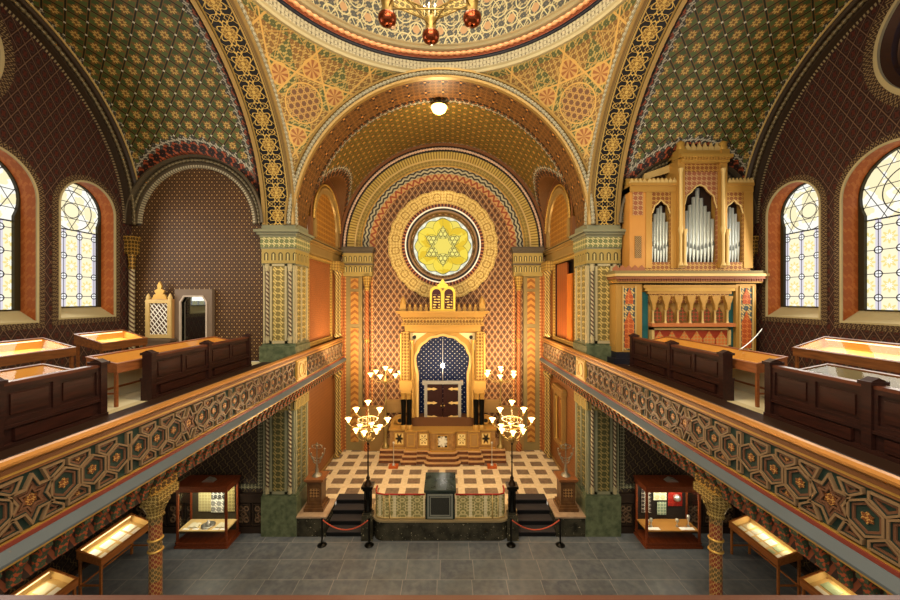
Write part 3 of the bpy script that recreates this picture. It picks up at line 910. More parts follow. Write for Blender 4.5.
for s, nm in ((-1, 'left'), (1, 'right')):
    mb = MB()
    lo = [(13.4, 10.3), (YA, 10.3), (YA, ZS), (YC + RX, ZS), (YC + RX, ZX)] + [(YC + RX * cos(pi * k / 36), ZX + RX * sin(pi * k / 36)) for k in range(1, 36)] + [(YC - RX, ZX), (YC - RX, ZS), (13.4, ZS)]
    mb.poly([lo], lambda a, b: (s * 5.0, a, b)); lt = struct('wall_lunette_' + nm, mb, M_GOLDW)
    for dr, m_, pn in ((0, mat('red_brown_paint', ''), 'outer_band'), (-.42, mat('gold_brown_moulding', ''), 'inner_band')):
        mb = MB(); mb.arc((s * 5.0, YC, ZX), Y, Z, (-s, 0, 0), RX + dr, [(0, .12), (-.05, .14), (-.1, .1), (-.26, .08), (-.28, .0)], n=40)
        for q in (-1, 1):
            yy = YC + q * (RX + dr)
            mb.box(*sorted((s * 5.0, s * 4.88)), *sorted((yy, yy - q * .27)), ZS - .1, ZX)
        mb.build(pn, m_, lt)
    mb = MB(); f, L = arcpath((s * 4.88, YC, ZX), Y, Z, RX - .34); mb.beads((f, L), .05, .12); mb.build('bead_cord', GOLDP, lt)
    # side wall of the chancel: lower, upper
    mb = MB(); mb.face([(s * 5.02, 13.3, ZT), (s * 5.02, YA, ZT), (s * 5.02, YA, 5.2), (s * 5.02, 13.3, 5.2)]); cw = struct('wall_chancel_lower_' + nm, mb, M_OCHRE)
    mb = MB(); mb.framex(13.5, 17.1, .75, 4.7, .12, *sorted((s * 5.02, s * 4.98))); mb.build('panel_border', mat('bronze_border', '#8c6a38', .4, .3), cw)
    mb = MB()
    if s < 0: mb.face([(s * 5.02, 13.3, 5.2), (s * 5.02, YA, 5.2), (s * 5.02, YA, 10.4), (s * 5.02, 13.3, 10.4)])
    else:
        mb.poly([[(13.3, 5.2), (YA, 5.2), (YA, 10.4), (13.3, 10.4)], [(13.75, 6.2), (16.2, 6.2), (16.2, 9.55), (13.75, 9.55)]], lambda a, b: (5.02, a, b))
    cu = struct('wall_chancel_upper_' + nm, mb, M_BRICKO)
    mb = MB(); mb.framex(13.5, 16.4, 6.2, 9.7, .16, *sorted((s * 5.02, s * 4.95))); mb.build('panel_frame', GOLD, cu)
    mb = MB()
    for z0, z1, e in ((9.72, 9.8, .05), (9.8, 10.1, .02), (10.1, 10.2, .1), (10.2, 10.3, .2), (10.3, 10.36, .1)):
        mb.box(*sorted((s * 5.02, s * (5.0 - e))), 13.45, YA, z0, z1)
    mb.build('cornice', mat('gold_brown_moulding', ''), cu)
    mb = MB(); mb.box(*sorted((s * 5.0, s * 4.78)), 13.45, YA, 10.21, 10.24); mb.build('dark_line', DARK, cu)
    # paired colonnettes near the rear corner
    for zlo, zhi in ((.75, 4.6), (6.25, 9.3)):
        for yy in (16.7, 17.15):
            mb = MB(); mb.lathe([(.09, zlo), (.13, zlo + .05), (.07, zlo + .2), (.07, zhi - .3), (.12, zhi - .15), (.15, zhi)], (s * 4.86, yy, 0), 12)
            mb.build('colonnette', mat('bronze_shaft', lambda nt, u, v: mixc(nt, ((u * 5 + v * 6).fr() > .5), '#5a4628', '#b89a58'), .4, .2), cu)
    mb = MB(); mb.box(*sorted((s * 5.0, s * 4.68)), 16.5, 17.4, 9.3, 9.72); mb.build('capital_block', GOLD, cu)
    mb = MB(); mb.box(*sorted((s * 5.0, s * 4.8)), 17.45, YA, ZT, 9.72); mb.build('corner_pilaster', mat('dotted_orange_pilaster', lambda nt, u, v: mixc(nt, rosette((u / .16).c(), (v / .16).c(), 4, .25, .08), '#94532a', '#d09a54')), cu)
# doorway with brown shutters on the right upper wall
mb = MB(); mb.box(5.2, 5.4, 13.3, 17.2, 5.9, 9.9); mb.box(5.03, 5.2, 16.2, 16.3, 6.1, 9.6); mb.box(5.03, 5.2, 13.6, 13.75, 6.1, 9.6); mb.box(5.03, 5.2, 13.7, 16.3, 9.55, 9.65); do = struct('door_1', mb, mat('door_dark', '#140c08', .5, dirt=0))
mb = MB(); mb.box(5.05, 5.12, 14.75, 16.1, 6.2, 9.5); mb.build('door_leaf', mat('red_brown_door', lambda nt, u, v: mixc(nt, (u / .3).fr() > .93, '#8a431c', '#3a1a0c'), .3), do)
mb = MB(); mb.box(5.03, 5.1, 14.15, 14.7, 6.2, 9.0); mb.build('door_leaf', mat('amber_door', '#b4601f', .25), do)

# ---- wall behind the ark
mb = MB()
outer = [(-5.02, ZT), (5.02, ZT), (5.02, ZS)] + [(5.0 * cos(pi * k / 60), ZS + 5.0 * sin(pi * k / 60)) for k in range(1, 60)] + [(-5.02, ZS)]
RZ = 10.62
mb.poly([outer, circ(0, RZ, 1.5, 48)], lambda a, b: (a, YA, b)); bw = struct('wall_ark', mb, M_WARK)
def aband(name, r0, r1, h, m_, zc=ZS):
    mb = MB(); mb.arc((0, YA, zc), X, Z, (0, -1, 0), 0, [(r0, 0), (r0, h), (r1, h), (r1, 0)], n=96)
    # arc length scaled with mean radius
    rm = (r0 + r1) / 2
    mb.uv = [[(a * 0 + b_, c_) for (a, b_), c_ in zip(q, [p[1] for p in q])] for q in mb.uv] if 0 else mb.uv
    return mb.build(name, m_, bw)
def arcband(name, r0, r1, h, m_, t0=0, t1=pi, n=96, zc=ZS, y=YA, par=None):
    mb = MB(); rm = (r0 + r1) / 2; mb.arc((0, y, zc), X, Z, (0, -1, 0), rm, [(r0 - rm, 0), (r0 - rm, h), (r1 - rm, h), (r1 - rm, 0)], t0, t1, n)
    return mb.build(name, m_, par or bw)
arcband('outer_red_band', 4.99, 4.86, .34, mat('red_brown_paint', ''))
arcband('dark_band', 4.86, 4.62, .26, mat('dark_paint', ''))
mb = MB(); f, L = arcpath((0, YA - .3, ZS), X, Z, 4.74); mb.beads((f, L), .065, .14); mb.build('bead_cord', mat('pinkish_cord', '#bfa08a', .5), bw)
M_RAD = mat('gold_radial_ribs', lambda nt, u, v: (lambda k: (mixc(nt, k, '#80682e', '#c0a458'), k))((u / .13).c().abs() < .3), .4, .3, .6)
arcband('rib_band', 4.62, 4.26, .22, M_RAD)
arcband('pale_line', 4.26, 4.20, .27, GOLDL)
arcband('ornament_band', 4.20, 3.95, .2, m_arab('gold_olive_band', .17, '#7c6a36', '#a88e4c', .4, .2))
arcband('gold_line', 3.95, 3.90, .22, GOLDP)
arcband('scallop_band', 3.90, 3.58, .16, M_BW)
arcband('red_scallop_band', 3.58, 3.30, .11, M_RS)
# rose: scalloped gold disc, mouldings, glass
mb = MB(); n = 144
lo = [((2.62 + .06 * abs(sin(12 * 2 * pi * k / n))) * cos(2 * pi * k / n), RZ + (2.62 + .06 * abs(sin(12 * 2 * pi * k / n))) * sin(2 * pi * k / n)) for k in range(n)]
li = circ(0, RZ, 1.96, n)
for i in range(n):
    a, b, c, d = lo[i], lo[(i + 1) % n], li[(i + 1) % n], li[i]
    th = 2 * pi * i / n * 2.3; t2 = 2 * pi * (i + 1) / n * 2.3
    mb.face([(a[0], YA - .1, a[1]), (b[0], YA - .1, b[1]), (c[0], YA - .1, c[1]), (d[0], YA - .1, d[1])], [(th, .66), (t2, .66), (t2, 0), (th, 0)])
    mb.face([(a[0], YA, a[1]), (b[0], YA, b[1]), (b[0], YA - .1, b[1]), (a[0], YA - .1, a[1])])
rw = struct('window_7' if wn < 7 else 'window_%d' % (wn + 1), mb, mat('gold_filigree_disc', lambda nt, u, v: (lambda k, q: (mixc(nt, q, mixc(nt, k, '#a88a48', '#d4b870'), '#86682e'), k))(arab(nt, u, v, .14), ((((u / .6).c() * .6) * ((u / .6).c() * .6) + (v - .33) * (v - .33)).sq() - .17).abs() < .02), .42, .25, .4, dirt=.05))
def rband(name, r0, r1, h0, m_, h1=None):
    mb = MB(); rm = (r0 + r1) / 2; h1 = h0 if h1 is None else h1
    mb.arc((0, YA, RZ), X, Z, (0, -1, 0), rm, [(r0 - rm, 0), (r0 - rm, h0), (r1 - rm, h1), (r1 - rm, -.3)], 0, 2 * pi, 96); return mb.build(name, m_, rw)
rband('maroon_ring', 2.0, 1.84, .16, mat('maroon_dotted_ring', lambda nt, u, v: mixc(nt, (u / .16).c().abs() < .18, '#4a1410', '#a86a3c')))
rband('white_ring', 1.84, 1.78, .2, WHITE)
rband('dark_ring', 1.78, 1.68, .14, DARK)
rband('brown_ring', 1.68, 1.60, .18, mat('mid_brown', '#8a6a48', .4))
mb = MB(); mb.arc((0, YA, RZ), X, Z, (0, 1, 0), 1.5, [(.1, -.12), (.05, 0), (-.02, .16), (-.06, .3)], 0, 2 * pi, 96); mb.build('olive_reveal', mat('olive_reveal', '#6b5228', .4, .1), rw)
def f_rose(nt, u, v):
    r = (u * u + v * v).sq(); th = v.at(u)
    k = kagome(u, v, .40, .03, pi / 6)
    star = None
    # hexagram region: inside either of two triangles
    t1 = None; t2 = None
    for q in range(3):
        a = pi / 2 + q * 2 * pi / 3
        d = (u * cos(a) + v * sin(a))
        t1 = (d < .52) if t1 is None else t1 * (d < .52)
        t2 = ((d * -1) < .52) if t2 is None else t2 * ((d * -1) < .52)
    star = t1.max(t2)
    lobe = None
    for q in range(6):
        a = q * pi / 3 + pi / 6
        du = u - cos(a) * .86; dv = v - sin(a) * .86; w_ = (du * du + dv * dv).sq()
        lobe = w_ if lobe is None else lobe.min(w_)
    petal = rosette(u, v, 12, 1.33, .05); petal2 = rosette(u, v, 12, 1.36, .05)
    base = mixc(nt, noise(nt, 2, 3) > .48, '#d8b422', '#e6cc40')
    ins = mixc(nt, k, '#ecdc70', '#3c3c1c')
    col = mixc(nt, star, base, ins)
    rad = ((th * 6 + pi / 2 * 0).sin().abs() < .03)
    col = mixc(nt, rad * (1 - star) * petal, col, '#8a7a30')
    # small rings round the star arms
    for q in range(6):
        a = q * pi / 3 
        du = u - cos(a + pi / 6) * .62; dv = v - sin(a + pi / 6) * .62; w_ = (du * du + dv * dv).sq()
        col = mixc(nt, ((w_ - .18).abs() < .010).max((w_ - .27).abs() < .010), col, '#6a6428')
    col = mixc(nt, (lobe - .5).abs() < .016, col, '#57521c'); col = mixc(nt, lobe > .5, col, '#e0cc58')
    out = mixc(nt, (th * 24).sin() > 0, '#f0eacc', '#cfd0b8')
    col = mixc(nt, petal2, out, mixc(nt, petal, '#4a4a30', col))
    col = mixc(nt, r < 1.0, col, col)
    return col
mb = MB(); mb.poly([circ(0, RZ, 1.47, 48)], lambda a, b: (a, YA + .25, b), lambda a, b: (a, b - RZ)); mb.build('rose_glass', glassmat('yellow_rose_glass', f_rose, .85), rw)
# pilasters on either side (ornament panel, red shaft, frieze, capital)
for s in (-1, 1):
    nm = 'left' if s < 0 else 'right'
    mb = MB(); mb.box(*sorted((s * 3.9, s * 4.68)), YA - .2, YA, ZT, 9.1); pz = struct('trim_ark_pilaster_' + nm, mb, mat('olive_gold_paint', '#7d6a40', .5))
    mb = MB(); mb.box(*sorted((s * 4.08, s * 4.45)), YA - .24, YA - .19, 1.1, 6.6); mb.box(*sorted((s * 4.08, s * 4.45)), YA - .24, YA - .19, 6.8, 8.35); mb.box(*sorted((s * 4.08, s * 4.45)), YA - .24, YA - .19, 8.5, 9.0); mb.build('lobed_panel', M_PANL, pz)
    mb = MB(); mb.lathe([(.16, ZT), (.16, ZT + .3), (.1, ZT + .4), (.1, 5.9)], (s * 3.66, YA - .22, 0), 12); mb.lathe([(.1, 6.1), (.1, 8.4)], (s * 3.66, YA - .22, 0), 12); mb.build('red_shaft', M_TWISTR, pz)
    mb = MB(); mb.lathe([(.1, 5.9), (.14, 5.95), (.14, 6.05), (.1, 6.1)], (s * 3.66, YA - .22, 0), 12); mb.lathe([(.1, 8.4), (.14, 8.45), (.12, 8.6), (.2, 8.85), (.22, 9.1)], (s * 3.66, YA - .22, 0), 12); mb.build('capital', GOLD, pz)
    mb = MB(); mb.box(*sorted((s * 3.42, s * 3.5)), YA - .05, YA, ZT, 9.1); mb.box(*sorted((s * 4.7, s * 4.8)), YA - .12, YA, ZT, 9.1); mb.build('dotted_strip', mat('dotted_orange_pilaster', ''), pz)
    mb = MB(); mb.box(*sorted((s * 3.4, s * 4.8)), YA - .32, YA, 9.1, 9.62); mb.box(*sorted((s * 3.38, s * 4.8)), YA - .36, YA, 9.7, 10.2); mb.build('arcade_frieze', M_ARC, pz)
    mb = MB(); mb.box(*sorted((s * 3.32, s * 4.85)), YA - .45, YA, 10.3, 10.42); mb.box(*sorted((s * 3.34, s * 4.85)), YA - .4, YA, 9.62, 9.7); mb.box(*sorted((s * 3.36, s * 4.85)), YA - .38, YA, 10.2, 10.3); mb.box(*sorted((s * 3.3, s * 4.85)), YA - .42, YA, 10.42, 10.5); mb.build('cornice', mat('grey_brown_moulding', ''), pz)

# ---- gallery floors
for s, nm in ((-1, 'left'), (1, 'right')):
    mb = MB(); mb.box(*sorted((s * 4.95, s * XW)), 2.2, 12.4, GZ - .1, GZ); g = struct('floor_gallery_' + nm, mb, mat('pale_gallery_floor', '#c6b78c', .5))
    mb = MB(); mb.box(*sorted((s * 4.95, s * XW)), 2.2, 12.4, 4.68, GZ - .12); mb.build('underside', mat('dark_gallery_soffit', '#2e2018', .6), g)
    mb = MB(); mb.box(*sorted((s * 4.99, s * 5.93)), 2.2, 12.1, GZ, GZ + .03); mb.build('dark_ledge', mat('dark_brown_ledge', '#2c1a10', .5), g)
# ================================================================== GALLERY BALUSTRADES
STG = mat('green_strap', '#7d6244', .45, dirt=.1); STB = mat('bronze_strap', '#6e4a34', .4, .15, dirt=.1)
STV = mat('violet_brown_panel', '#4d3a3c', .5, dirt=.1); STR = m_arab('rosette_red_gold', .06, '#70401f', '#b88848', .4, .2)
RECESS = mat('dark_recess', '#1a1512', .6, dirt=0)
RAILG = mat('gilded_handrail', '#b07a3c', .3, .35, dirt=.08)
BRACKET = mat('painted_bracket', lambda nt, u, v: mixc(nt, arab(nt, u, v, .12), '#3e4a34', '#a8502c'), .5)
def inset(poly, d):
    n = len(poly); out = []
    area = sum(poly[i][0] * poly[(i + 1) % n][1] - poly[(i + 1) % n][0] * poly[i][1] for i in range(n)); sg = 1 if area > 0 else -1
    for i in range(n):
        p0, p1, p2 = Vector(poly[i - 1]), Vector(poly[i]), Vector(poly[(i + 1) % n])
        e1 = (p1 - p0).normalized(); e2 = (p2 - p1).normalized()
        n1 = Vector((-e1.y, e1.x)) * sg; n2 = Vector((-e2.y, e2.x)) * sg
        k = n1 + n2; den = max(1 + n1.dot(n2), .35)
        out.append(tuple(p1 + k * (d / den)))
    return out
def balustrade(s):
    nm = 'left' if s < 0 else 'right'
    root = thing('gallery_balustrade',
        'long gilded balustrade with star and hexagon tracery along the %s gallery' % nm, 'balustrade', (s * 4.8, 9, 5.0), 'gallery balustrades')
    def A(mb, e0, e1, z0, z1, y0=2.2, y1=YA - .02): return mb.box(*sorted((s * (4.85 - e0), s * (4.85 - e1))), y0, y1, z0, z1)
    mb = MB(); mb.m = 0; A(mb, -.1, .0, 5.0, 6.1); mb.build('core_panel', mat('olive_gold_ground', '#77683f', .5), root)
    mb = MB()
    pr = [(.0, 6.06), (.06, 6.07), (.09, 6.1), (.09, 6.13), (.06, 6.165), (-.0, 6.17), (-.02, 6.1)]
    P = [[(s * (4.85 - e), y, z) for e, z in pr] for y in (2.2, YA - .02)]; mb.grid(P, smooth=False); mb.build('handrail', RAILG, root)
    mb = MB(); A(mb, -.14, -.01, 6.05, 6.13); mb.build('inner_capping', mat('dark_brown_ledge', '#2c1a10', .5), root)
    mb = MB(); A(mb, 0, .045, 6.0, 6.06); A(mb, 0, .03, 5.93, 5.96); mb.build('brown_moulding', mat('brown_gold_moulding', '#7c4f2c', .4, .15), root)
    mb = MB(); A(mb, 0, .035, 5.965, 5.995); A(mb, 0, .035, 5.215, 5.24); mb.build('gold_fillet', GOLDP, root)
    mb = MB(); A(mb, 0, .06, 5.165, 5.215); mb.build('red_fillet', mat('red_fillet', '#7a3428', .45), root)
    mb = MB(); mb.grid([[(s * (4.85 - e), y, z) for e, z in ((.0, 5.165), (.07, 5.165), (.09, 5.15), (.18, 5.07), (.18, 5.04), (0, 5.03))] for y in (2.2, YA - .02)], smooth=False); mb.build('blue_grey_ledge', BLUEGREY, root)
    mb = MB(); mb.box(*sorted((s * 4.675, s * 4.74)), 2.2, YA - .02, 5.015, 5.04); mb.build('ledge_edge', GOLDP, root)
    # painted brackets below
    mb = MB(); A(mb, -.22, .02, 4.66, 5.03); mb.build('frieze_board', mat('dark_red_frieze', lambda nt, u, v: mixc(nt, ((u / .26).c().abs() * 2 + (v / .25)).fr() > .55, '#3a2a22', '#8a4a2e'), .5), root)
    mb = MB(); y = 2.4
    while y < YA - .2:
        f = lambda a, b, h: (s * (4.85 - a), y + h, b)
        mb.prism([(.02, 4.68), (.05, 4.69), (.08, 4.84), (.15, 4.95), (.15, 5.02), (.02, 5.02)], f, -.06, .06); y += .26
    mb.build('dentil_course', BRACKET, root)
    # tracery
    g, bz, vio, ros, rec = MB(), MB(), MB(), MB(), MB()
    A(rec, -.02, .004, 5.24, 5.93)
    F = lambda a, b, h: (s * (4.85 - h), a, b)
    sp = .385; zc = 5.585; H = .335
    def cell(poly, cen=True, R=None):
        q = [inset(poly, .004), inset(poly, .028), inset(poly, .040), inset(poly, .066)]
        g.ring(q[0], q[1], F, .0, .05)
        vio.ring(q[1], q[2], F, .0, .035); bz.ring(q[2], q[3], F, .0, .025)
        if cen:
            c = (sum(p[0] for p in poly) / len(poly), sum(p[1] for p in poly) / len(poly))
            ros.prism([(c[0] + R * cos(2 * pi * k / 12) * (1 if k % 2 else .7), c[1] + R * sin(2 * pi * k / 12) * (1 if k % 2 else .7)) for k in range(12)], F, 0, .02)
    per = 7 * sp
    y0 = 4.41 - per
    k = 0
    breaks = (12.0, 13.05)
    while y0 + k * sp < YA - .1:
        c = y0 + k * sp; ph = k % 7; k += 1
        if breaks[0] - .2 < c < breaks[1] + .2 or c > YA - .35 or c < 2.4: continue
        if ph == 0:
            st = []
            for i in range(12):
                r = .325 if i % 2 == 0 else .185; a = pi / 2 + pi * i / 6; st.append((c + r * cos(a) * .93, zc + r * sin(a)))
            cell(st, True, .085)
            st2 = [((p[0] - c) * .52 + c, (p[1] - zc) * .52 + zc) for p in st]
            bz.ring(st2, inset(st2, .02), F, 0, .035)
        else:
            cell([(c + .216 * cos(pi / 6 + pi * i / 3), zc + .222 * sin(pi / 6 + pi * i / 3)) for i in range(6)], True, .07)
        # pieces above and below, in the notch after this cell
        n_ = c + sp / 2
        for q in (-1, 1):
            def M(l): return [(n_ + a, zc + q * b) for a, b in l]
            if ph in (0,):      # bars leaning on the star
                cell(M([(-.1, .325), (.18, .325), (.18, .25), (.02, .13), (-.03, .16)]), False)
            elif ph == 6:
                cell(M([(-.17, .32), (.1, .325), (.03, .16), (-.02, .13), (-.18, .25)]), False)
            elif ph == 3:
                cell(M([(-.05, .32), (.05, .32), (.05, .13), (0, .07), (-.05, .13)]), False)
            elif ph in (1, 4):
                cell(M([(-.17, .32), (.14, .32), (.14, .2), (.0, .1), (-.17, .22)]), True, .035)
            else:
                cell(M([(-.14, .32), (.17, .32), (.17, .22), (.0, .1), (-.14, .2)]), False)
    rec.build('recessed_ground', mat('recess_ground', '#22352c', .5), root)
    g.build('green_tracery', STG, root); bz.build('bronze_tracery', STB, root); ros.build('rosette', STR, root); vio.build('dark_green_inlay', mat('dark_green_inlay', '#1c2a24', .5, dirt=0), root)
    # pedestal block at the pier
    mb = MB(); A(mb, 0, .07, 5.24, 5.95, 12.1, 12.95); mb.build('pedestal_block', GOLDP, root)
    mb = MB(); mb.ring(circ(12.52, 5.6, .24, 20), circ(12.52, 5.6, .19, 20), lambda a, b, h: (s * (4.78 - h), a, b), 0, .03); mb.ring([(12.16, 5.3), (12.88, 5.3), (12.88, 5.9), (12.16, 5.9)], [(12.22, 5.36), (12.82, 5.36), (12.82, 5.84), (12.22, 5.84)], lambda a, b, h: (s * (4.78 - h), a, b), 0, .03)
    mb.build('carved_ring', GOLDL, root)
    return root
balustrade(-1); balustrade(1)
# the west gallery's handrail under the camera
root = thing('gallery_balustrade', 'brown polished handrail crossing the bottom edge of the photo', 'balustrade', (0, 2.2, 5.0), 'gallery balustrades')
mb = MB(); mb.grid([[(x, y, z) for y, z in ((2.34, 5.99), (2.36, 6.05), (2.355, 6.09), (2.3, 6.105), (2.05, 6.105), (2.02, 6.0))] for x in (-4.6, 4.6)], smooth=False); mb.build('handrail', mat('brown_handrail', '#5c3b30', .3), root)
mb = MB(); mb.box(-4.6, 4.6, 2.1, 2.3, 4.9, 6.0); mb.build('core_panel', mat('olive_gold_ground', ''), root)

# slender columns carrying the galleries
def column(s, y, label):
    c = (s * 4.95, y, 0)
    root = thing('gallery_column', label, 'column', c, 'columns under the galleries')
    mb = MB(); mb.lathe([(.2, 0), (.2, .1), (.15, .16), (.17, .22), (.13, .3)], c, 16); mb.build('column_base', GOLDD, root)
    mb = MB(); mb.lathe([(.1, .3), (.098, 4.2)], c, 16)
    mb.build('shaft', mat('red_green_gold_shaft', lambda nt, u, v: mixc(nt, arab(nt, u + v, u - v, .09), mixc(nt, (v / .5).fr() > .5, '#7a3420', '#5a4a2a'), '#a8814a'), .4, .1), root)
    mb = MB()
    for z in (3.55, 3.75): mb.lathe([(.098, z), (.122, z + .012), (.122, z + .028), (.098, z + .04)], c, 16)
    mb.build('ring_moulding', GOLDP, root)
    mb = MB(); mb.lathe([(.115, 4.15), (.14, 4.18), (.12, 4.22), (.15, 4.3), (.2, 4.42), (.21, 4.5), (.2, 4.52)], c, 16); mb.box(c[0] - .24, c[0] + .24, y - .24, y + .24, 4.52, 4.66)
    for a in range(8):
        mb.ball((c[0] + .18 * cos(a * pi / 4), y + .18 * sin(a * pi / 4), 4.42), .045, 6)
    mb.build('capital', m_arab('fine_gold_relief', .07, '#6e5526', '#bfa05a', .4, .2), root)
    mb = MB(); mb.box(c[0] - .17, c[0] + .17, y - .3, y + .3, 4.66, 4.8); mb.build('impost_block', GOLDD, root)
column(-1, 6.45, 'red and gold column left of the tall glass case with papers')
column(1, 6.45, 'red and gold column right of the glass case with silver pieces')

# ================================================================== PEWS
def pew(s, ya, yb, divs, label):
    x = s * 6.0; root = thing('pew', label, 'pew', (x, (ya + yb) / 2, GZ), 'dark pews on the galleries')
    def B(mb, e0, e1, y0, y1, z0, z1): return mb.box(*sorted((s * (6.0 + e0), s * (6.0 + e1))), y0, y1, GZ + z0, GZ + z1)
    mb = MB(); B(mb, .0, .05, ya, yb, .0, .9); mb.build('back_board', WOODD, root)
    mb = MB(); B(mb, -.035, .1, ya, yb, .9, .95); mb.build('top_rail', WOODM, root)
    mb = MB(); B(mb, -.03, .0, ya, yb, .83, .9); B(mb, -.03, 0, ya, yb, .34, .42); B(mb, -.08, 0, ya, yb, .0, .08); B(mb, -.05, 0, ya, yb, .30, .34)
    n = len(divs) - 1
    for i in range(n):
        a, b = divs[i], divs[i + 1]; m_ = (a + b) / 2
        for q in (a + .06, m_, b - .06): B(mb, -.03, 0, q - .05, q + .05, .42, .83)
    mb.build('rails', WOODD, root)
    mb = MB()
    for i in range(n):
        a, b = divs[i], divs[i + 1]; m_ = (a + b) / 2
        for p, q in ((a + .17, m_ - .11), (m_ + .11, b - .17)):
            B(mb, -.02, 0, p, q, .48, .77)
        B(mb, -.05, 0, a + .2, b - .2, .1, .27)
    mb.build('raised_panel', m_wood('panel_mahogany', '#1a0b07', '#3e1c12', .42), root)
    for y in (divs[0], *divs[1:-1], divs[-1]):
        yy = min(max(y, ya + .05), yb - .05)
        mb = MB(); B(mb, -.06, .14, yy - .06, yy + .06, 0, .95); B(mb, -.09, .17, yy - .085, yy + .085, .95, 1.0)
        mb.prism([(-.07, 1.0), (.15, 1.0), (.04, 1.05)], lambda a, b, h: (s * (6.0 + a), yy + h, GZ + b), -.07, .07); mb.build('bench_end', WOODD, root)
    mb = MB(); B(mb, .05, .2, ya, yb, .42, .47); B(mb, .14, .18, ya, yb, 0, .42); mb.build('seat', WOODD, root)
    return root
for s, nm in ((-1, 'left'), (1, 'right')):
    pew(s, 7.6, 11.45, (7.65, 9.47, 11.4), 'dark panelled pew on the %s gallery, the far one ending near the %s' % (nm, 'arched mirror frame' if s < 0 else 'organ'))
    pew(s, 2.6, 6.6, (3.2, 5.0, 6.54), 'dark panelled pew on the %s gallery, the near one cut by the %s edge' % (nm, nm))

